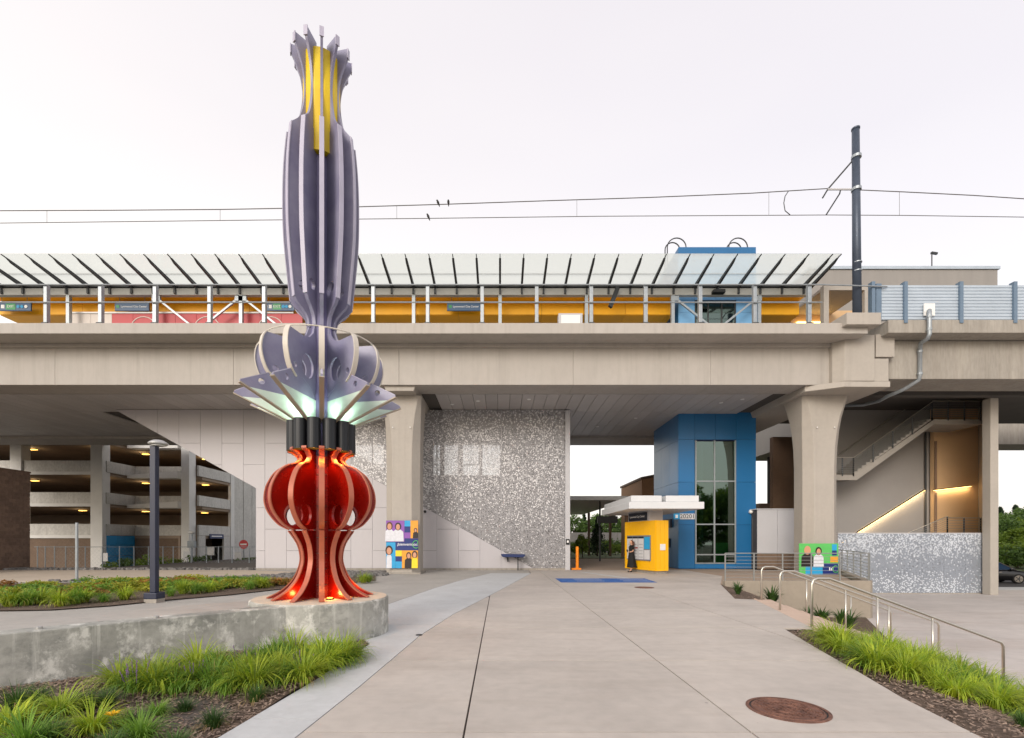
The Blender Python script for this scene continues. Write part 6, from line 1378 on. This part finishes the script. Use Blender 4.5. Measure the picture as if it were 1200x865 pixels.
# bright bed beside the stairs
g5 = random.Random(21); i = 0
for row in range(13):
    y = 4.25 + row * 0.36
    for col_ in range(6):
        s = 0.4 + col_ * 0.42 + g5.uniform(-0.1, 0.1); yy = y + g5.uniform(-0.12, 0.12); x = edge_x(yy, EDGE) + s
        if y < 5.2 and col_ in (0, 1, 2) and (row + col_) % 2: continue
        if y < 5.6 and col_ == 0: continue
        if yy > 8.6 or x > 7.9 or g5.random() < 0.2: continue
        kind = 'lime' if yy < 7.9 and not (y < 5.3 and col_ < 2) else 'green'
        if y < 5.0 and col_ < 3: kind = 'dark'
        if kind == 'lime' and g5.random() < 0.16: kind = 'green'
        i += 1; clump(kind, {'lime': 'bright lime grass clump in the bed beside the stairs', 'green': 'deep green grass clump in the bed beside the stairs', 'dark': 'small dark tuft at the mulch edge of the stair bed'}[kind], 'grass', x, yy, zfront(x, yy), g5.uniform(0.68, 1.12) * (0.6 if kind == 'dark' else 1), 'grass beside the stairs', i)
for i, (px_, py_) in enumerate(((865, 697), (872, 692), (905, 708), (912, 705), (948, 716), (962, 720), (985, 726), (995, 728), (938, 712))):
    z = -0.05
    for _ in range(10): p = G(px_, py_, z); z = 0.5 * z + 0.5 * zback(p.x, p.y)
    clump('fern', 'dark leathery fern at the foot of the beige retaining wall', 'fern', p.x, p.y, zback(p.x, p.y), 0.85 + 0.15 * (i % 3), 'ferns below the retaining wall', i)
# bed behind the lamp: grasses in front, mixed ground cover behind
for i, (px_, py_, s) in enumerate(((12, 712, 1.1), (30, 711, 1.2), (48, 709, 1.1), (88, 709, 1.15), (98, 707, 1.0), (122, 707, .8), (146, 704, .9), (200, 700, .7), (215, 697, 1.0), (230, 697, 1.1), (245, 695, .9), (292, 692, .9), (306, 690, 1.0), (312, 688, .8), (70, 712, 0.9), (432, 683, .8), (426, 684, 0.9))):
    p = T(px_, py_); clump('green' if i % 2 else 'lime', 'bright green grass tuft along the front of the lamp post bed', 'grass', p.x, p.y, zt(p.x, p.y) + 0.03, s, 'grass tufts in the lamp post bed', i)
GC = [leafmesh('leaves', m_, 40 + i_, 0.55, 0.6, 700, size=0.11) for i_, m_ in enumerate(('leaf_yellow', 'leaf_rust', 'grass_green', 'leaf_yellow'))]
g6 = random.Random(5); i = 0
for k in range(115):
    px_ = g6.uniform(-6, 345); t = g6.random(); yb = 686 - px_ / 345 * 9 + 2; yf = 706 - px_ / 345 * 16
    p = T(px_, yb + (yf - yb) * t * 0.9)
    v = g6.choice((0, 1, 2, 3, 2)); lab = ('yellow green low shrub in the lamp post bed', 'rusty orange low shrub in the lamp post bed', 'green low shrub in the lamp post bed', 'yellow green low shrub in the lamp post bed')[v]
    o = bpy.data.objects.new('low_shrub', GC[v]); C.objects.link(o); s = g6.uniform(0.55, 1.0); o.location = (p.x, p.y, zt(p.x, p.y) - 0.02); o.scale = (s, s, s * 0.55); o.rotation_euler = (0, 0, g6.uniform(0, 6.28)); tag(o, lab, 'shrub', 'low shrubs in the lamp post bed')

# ================================================================== PERSON AT THE KIOSK
pc = G(740, 670.5); H = 1.64
pe = thing('person', 'woman in a long black dress holding a phone before the kiosk board', 'person', tuple(pc))
def skin(name, pts, edges, m, parent, sub=2):
    me = bpy.data.meshes.new(name); me.from_pydata([p[:3] for p in pts], edges, []); o = bpy.data.objects.new(name, me); C.objects.link(o)
    sm = o.modifiers.new('skin', 'SKIN'); sm.use_smooth_shade = True
    for v, p in zip(me.skin_vertices[0].data, pts): v.radius = (p[3], p[4] if len(p) > 4 else p[3])
    me.skin_vertices[0].data[0].use_root = True
    su = o.modifiers.new('sub', 'SUBSURF'); su.levels = sub; su.render_levels = sub
    bpy.context.view_layer.update(); me2 = bpy.data.meshes.new_from_object(o.evaluated_get(bpy.context.evaluated_depsgraph_get())); bpy.data.objects.remove(o)
    b_ = link(name, me2, m, parent, ORI[parent]); return b_
# local frame: x to the right of the picture, facing left and a little to the camera
B = [(0, 0, .88, .11, .09), (0, 0, 1.05, .10, .08), (0, 0, 1.22, .125, .085), (0, 0, 1.35, .10, .07), (0.0, -.01, 1.42, .045), (-.015, -.015, 1.52, .078, .085), (-.02, -.02, 1.59, .06, .065),
     (.02, .16, 1.33, .05), (.03, .19, 1.08, .036), (-.14, .13, 1.02, .028), (.02, -.16, 1.33, .05), (.04, -.19, 1.08, .036), (-.13, -.11, 1.03, .028),
     (.0, .085, .80, .085), (.01, .08, .47, .055), (.02, .08, .09, .035), (-.09, .09, .035, .028), (0, -.085, .80, .085), (-.03, -.08, .47, .055), (-.05, -.08, .09, .035), (-.16, -.085, .035, .028)]
Ed = [(0, 1), (1, 2), (2, 3), (3, 4), (4, 5), (5, 6), (3, 7), (7, 8), (8, 9), (3, 10), (10, 11), (11, 12), (0, 13), (13, 14), (14, 15), (15, 16), (0, 17), (17, 18), (18, 19), (19, 20)]
body = skin('body', B, Ed, 'skin', pe)
for sgn in (1, -1):
    for f in range(5):
        a = (-.15, .13 * sgn - .022 + .011 * f, 1.025); L_ = (.05, .075, .08, .075, .06)[f]
        fp = [a + (.009,), (a[0] - L_ * .5, a[1] + (.01 if f == 0 else 0), a[2] + .012, .008), (a[0] - L_, a[1] + (.02 if f == 0 else 0), a[2] + .03, .006)]
        fg = skin('finger', fp, [(0, 1), (1, 2)], 'skin', body, 1)
def ringpts(z, rx, ry, cx=0.0, cy=0.0, n=28, wav=0.0):
    return [(pc.x + cx + (rx + wav * math.sin(7 * t * 6.283 / n)) * math.cos(t * 6.283 / n), pc.y + cy + (ry + wav * math.sin(7 * t * 6.283 / n)) * math.sin(t * 6.283 / n), z) for t in range(n)]
MB().loft([ringpts(.24, .25, .23, .04, wav=.022), ringpts(.4, .225, .21, .03, wav=.018), ringpts(.65, .175, .18, .01, wav=.01), ringpts(.88, .15, .16), ringpts(1.03, .115, .14), ringpts(1.2, .135, .165), ringpts(1.33, .115, .175), ringpts(1.40, .065, .085)], cap=False).build('dress', 'dress', pe, smooth=True)
for s_ in (1, -1): MB().tube([(pc.x + .01, pc.y + s_ * .12, 1.35), (pc.x + .02, pc.y + s_ * .18, 1.28), (pc.x + .03, pc.y + s_ * .195, 1.16)], .07, 12, radii=[.075, .07, .06]).build('sleeve', 'dress', pe, smooth=True)
hr = MB(); hr.ball((pc.x + .005, pc.y - .0, 1.545), .098, .095, .105, 16, 10); hr.tube([(pc.x + .05, pc.y, 1.55), (pc.x + .075, pc.y - .02, 1.42), (pc.x + .06, pc.y - .05, 1.27)], .06, 10, radii=[.085, .08, .025]); hr.build('hair', 'hair', pe, smooth=True)
fc = MB(); fc.ball((pc.x - .045, pc.y - .04, 1.535), .068, .07, .088, 14, 9); face = fc.build('face', 'skin', pe, smooth=True)
MB().ball((pc.x - .112, pc.y - .055, 1.528), .016, .012, .016, 8, 5).build('nose', 'skin', face, smooth=True)
for s_ in (-.03, .022): MB().ball((pc.x - .098, pc.y - .055 + s_, 1.552), .008, .009, .006, 8, 5).build('eye', 'black', face)
MB().box(pc.x - .108, pc.x - .1, pc.y - .08, pc.y - .035, 1.487, 1.495).build('mouth', 'sign_red', face)
for (x_, y_) in ((-.045, .09), (-.11, -.083)):
    MB().loft([[(pc.x + x_ - .11, pc.y + y_ - .03, .0), (pc.x + x_ + .1, pc.y + y_ - .035, 0), (pc.x + x_ + .1, pc.y + y_ + .035, 0), (pc.x + x_ - .11, pc.y + y_ + .03, 0)], [(pc.x + x_ - .1, pc.y + y_ - .025, .05), (pc.x + x_ + .09, pc.y + y_ - .03, .085), (pc.x + x_ + .09, pc.y + y_ + .03, .085), (pc.x + x_ - .1, pc.y + y_ + .025, .05)]]).build('shoe', 'black', pe, bevel=0.01)
ph = thing('phone', 'small dark phone held by the woman in black', 'phone', (pc.x - .2, pc.y, 1.05))
MB().bar((pc.x - .19, pc.y + .01, 1.03), (pc.x - .24, pc.y + .01, 1.16), .075, .01, up=(0, 1, 0)).build('phone_body', 'black', ph, bevel=0.004)

# ================================================================== PARKED CAR
cx0, cy0, cz0 = XD(1182, 34) , 34.0, LOW - 0.13
ca = thing('parked_car', 'black sedan parked on the street at the right edge', 'car', (cx0, cy0, cz0))
def carring(x, hw, z0, z1, zs): return [(x, -hw * .92, z0), (x, -hw, z0 + .15), (x, -hw, zs), (x, -hw * .9, z1), (x, hw * .9, z1), (x, hw, zs), (x, hw, z0 + .15), (x, hw * .92, z0)]
# local x forward (towards the right of the picture); front axle at x = 0
prof = [(-3.75, .72, .36, .72, .6), (-3.6, .86, .26, .92, .75), (-3.1, .9, .2, .98, .8), (-2.4, .92, .2, .96, .82), (-1.2, .92, .2, .95, .8), (-.3, .92, .2, .96, .78), (.3, .9, .22, .86, .72), (.75, .82, .26, .76, .62), (.95, .7, .34, .62, .52)]
def place(b): 
    a = R(-16); b.v = [(cx0 + v[0] * math.cos(a) - v[1] * math.sin(a), cy0 + v[0] * math.sin(a) + v[1] * math.cos(a), cz0 + v[2]) for v in b.v]; return b
body = place(MB().loft([carring(*p) for p in prof])).build('body', 'car_paint', ca, bevel=0.03, smooth=True)
cabn = place(MB().loft([[(x, -w_, .93), (x, w_, .93), (x2, w2, 1.42), (x2, -w2, 1.42)] for x, w_, x2, w2 in ((-3.2, .8, -2.6, .56), (-2.4, .86, -2.2, .62), (-1.2, .86, -1.25, .62), (-.05, .82, -.85, .58))])).build('cabin', 'car_glass', ca, bevel=0.03)
place(MB().loft([[(x, -w_, 1.40), (x, w_, 1.40), (x, w_ - .06, 1.46), (x, -w_ + .06, 1.46)] for x, w_ in ((-2.65, .55), (-2.2, .63), (-1.25, .63), (-.82, .58))])).build('roof', 'car_paint', ca, bevel=0.02)
for s_ in (-1, 1):
    for (x0_, x1_) in ((-.05, -.83), (-1.55, -1.5), (-3.2, -2.62)): place(MB().bar((x0_, s_ * .84, .92), (x1_, s_ * .6, 1.42), .07, .05)).build('pillar', 'car_paint', cabn)
    place(MB().ball((.8, s_ * .6, .64), .12, .16, .07, 10, 6)).build('headlight', 'headlamp', ca, smooth=True)
    place(MB().box(-.45, -.25, s_ * .95 - .09, s_ * .95 + .09, .92, 1.05)).build('mirror', 'car_paint', ca, bevel=0.03)
    place(MB().box(-1.1, -.9, s_ * .93 - .012, s_ * .93 + .012, .76, .79)).build('door_handle', 'rim', ca)
    for xw_ in (0.0, -2.75):
        def wheel(r, w0, w1, n=28): return MB().loft([[(xw_ + rr * math.cos(2 * math.pi * k / n), s_ * ww, .33 + rr * math.sin(2 * math.pi * k / n)) for k in range(n)] for rr, ww in ((r, w0), (r, w1))])
        ty = place(wheel(.33, .72, .94)).build('wheel', 'tyre', ca, bevel=0.02); place(wheel(.235, .9, .955)).build('rim', 'rim', ty)
        for k in range(5):
            a_ = k * 1.2566; place(MB().bar((xw_, s_ * .962, .33), (xw_ + .21 * math.cos(a_), s_ * .962, .33 + .21 * math.sin(a_)), .05, .02, up=(0, 1, 0))).build('spoke', 'dark_steel', ty)
place(MB().box(.88, .97, -.4, .4, .38, .5)).build('grille', 'black', ca)
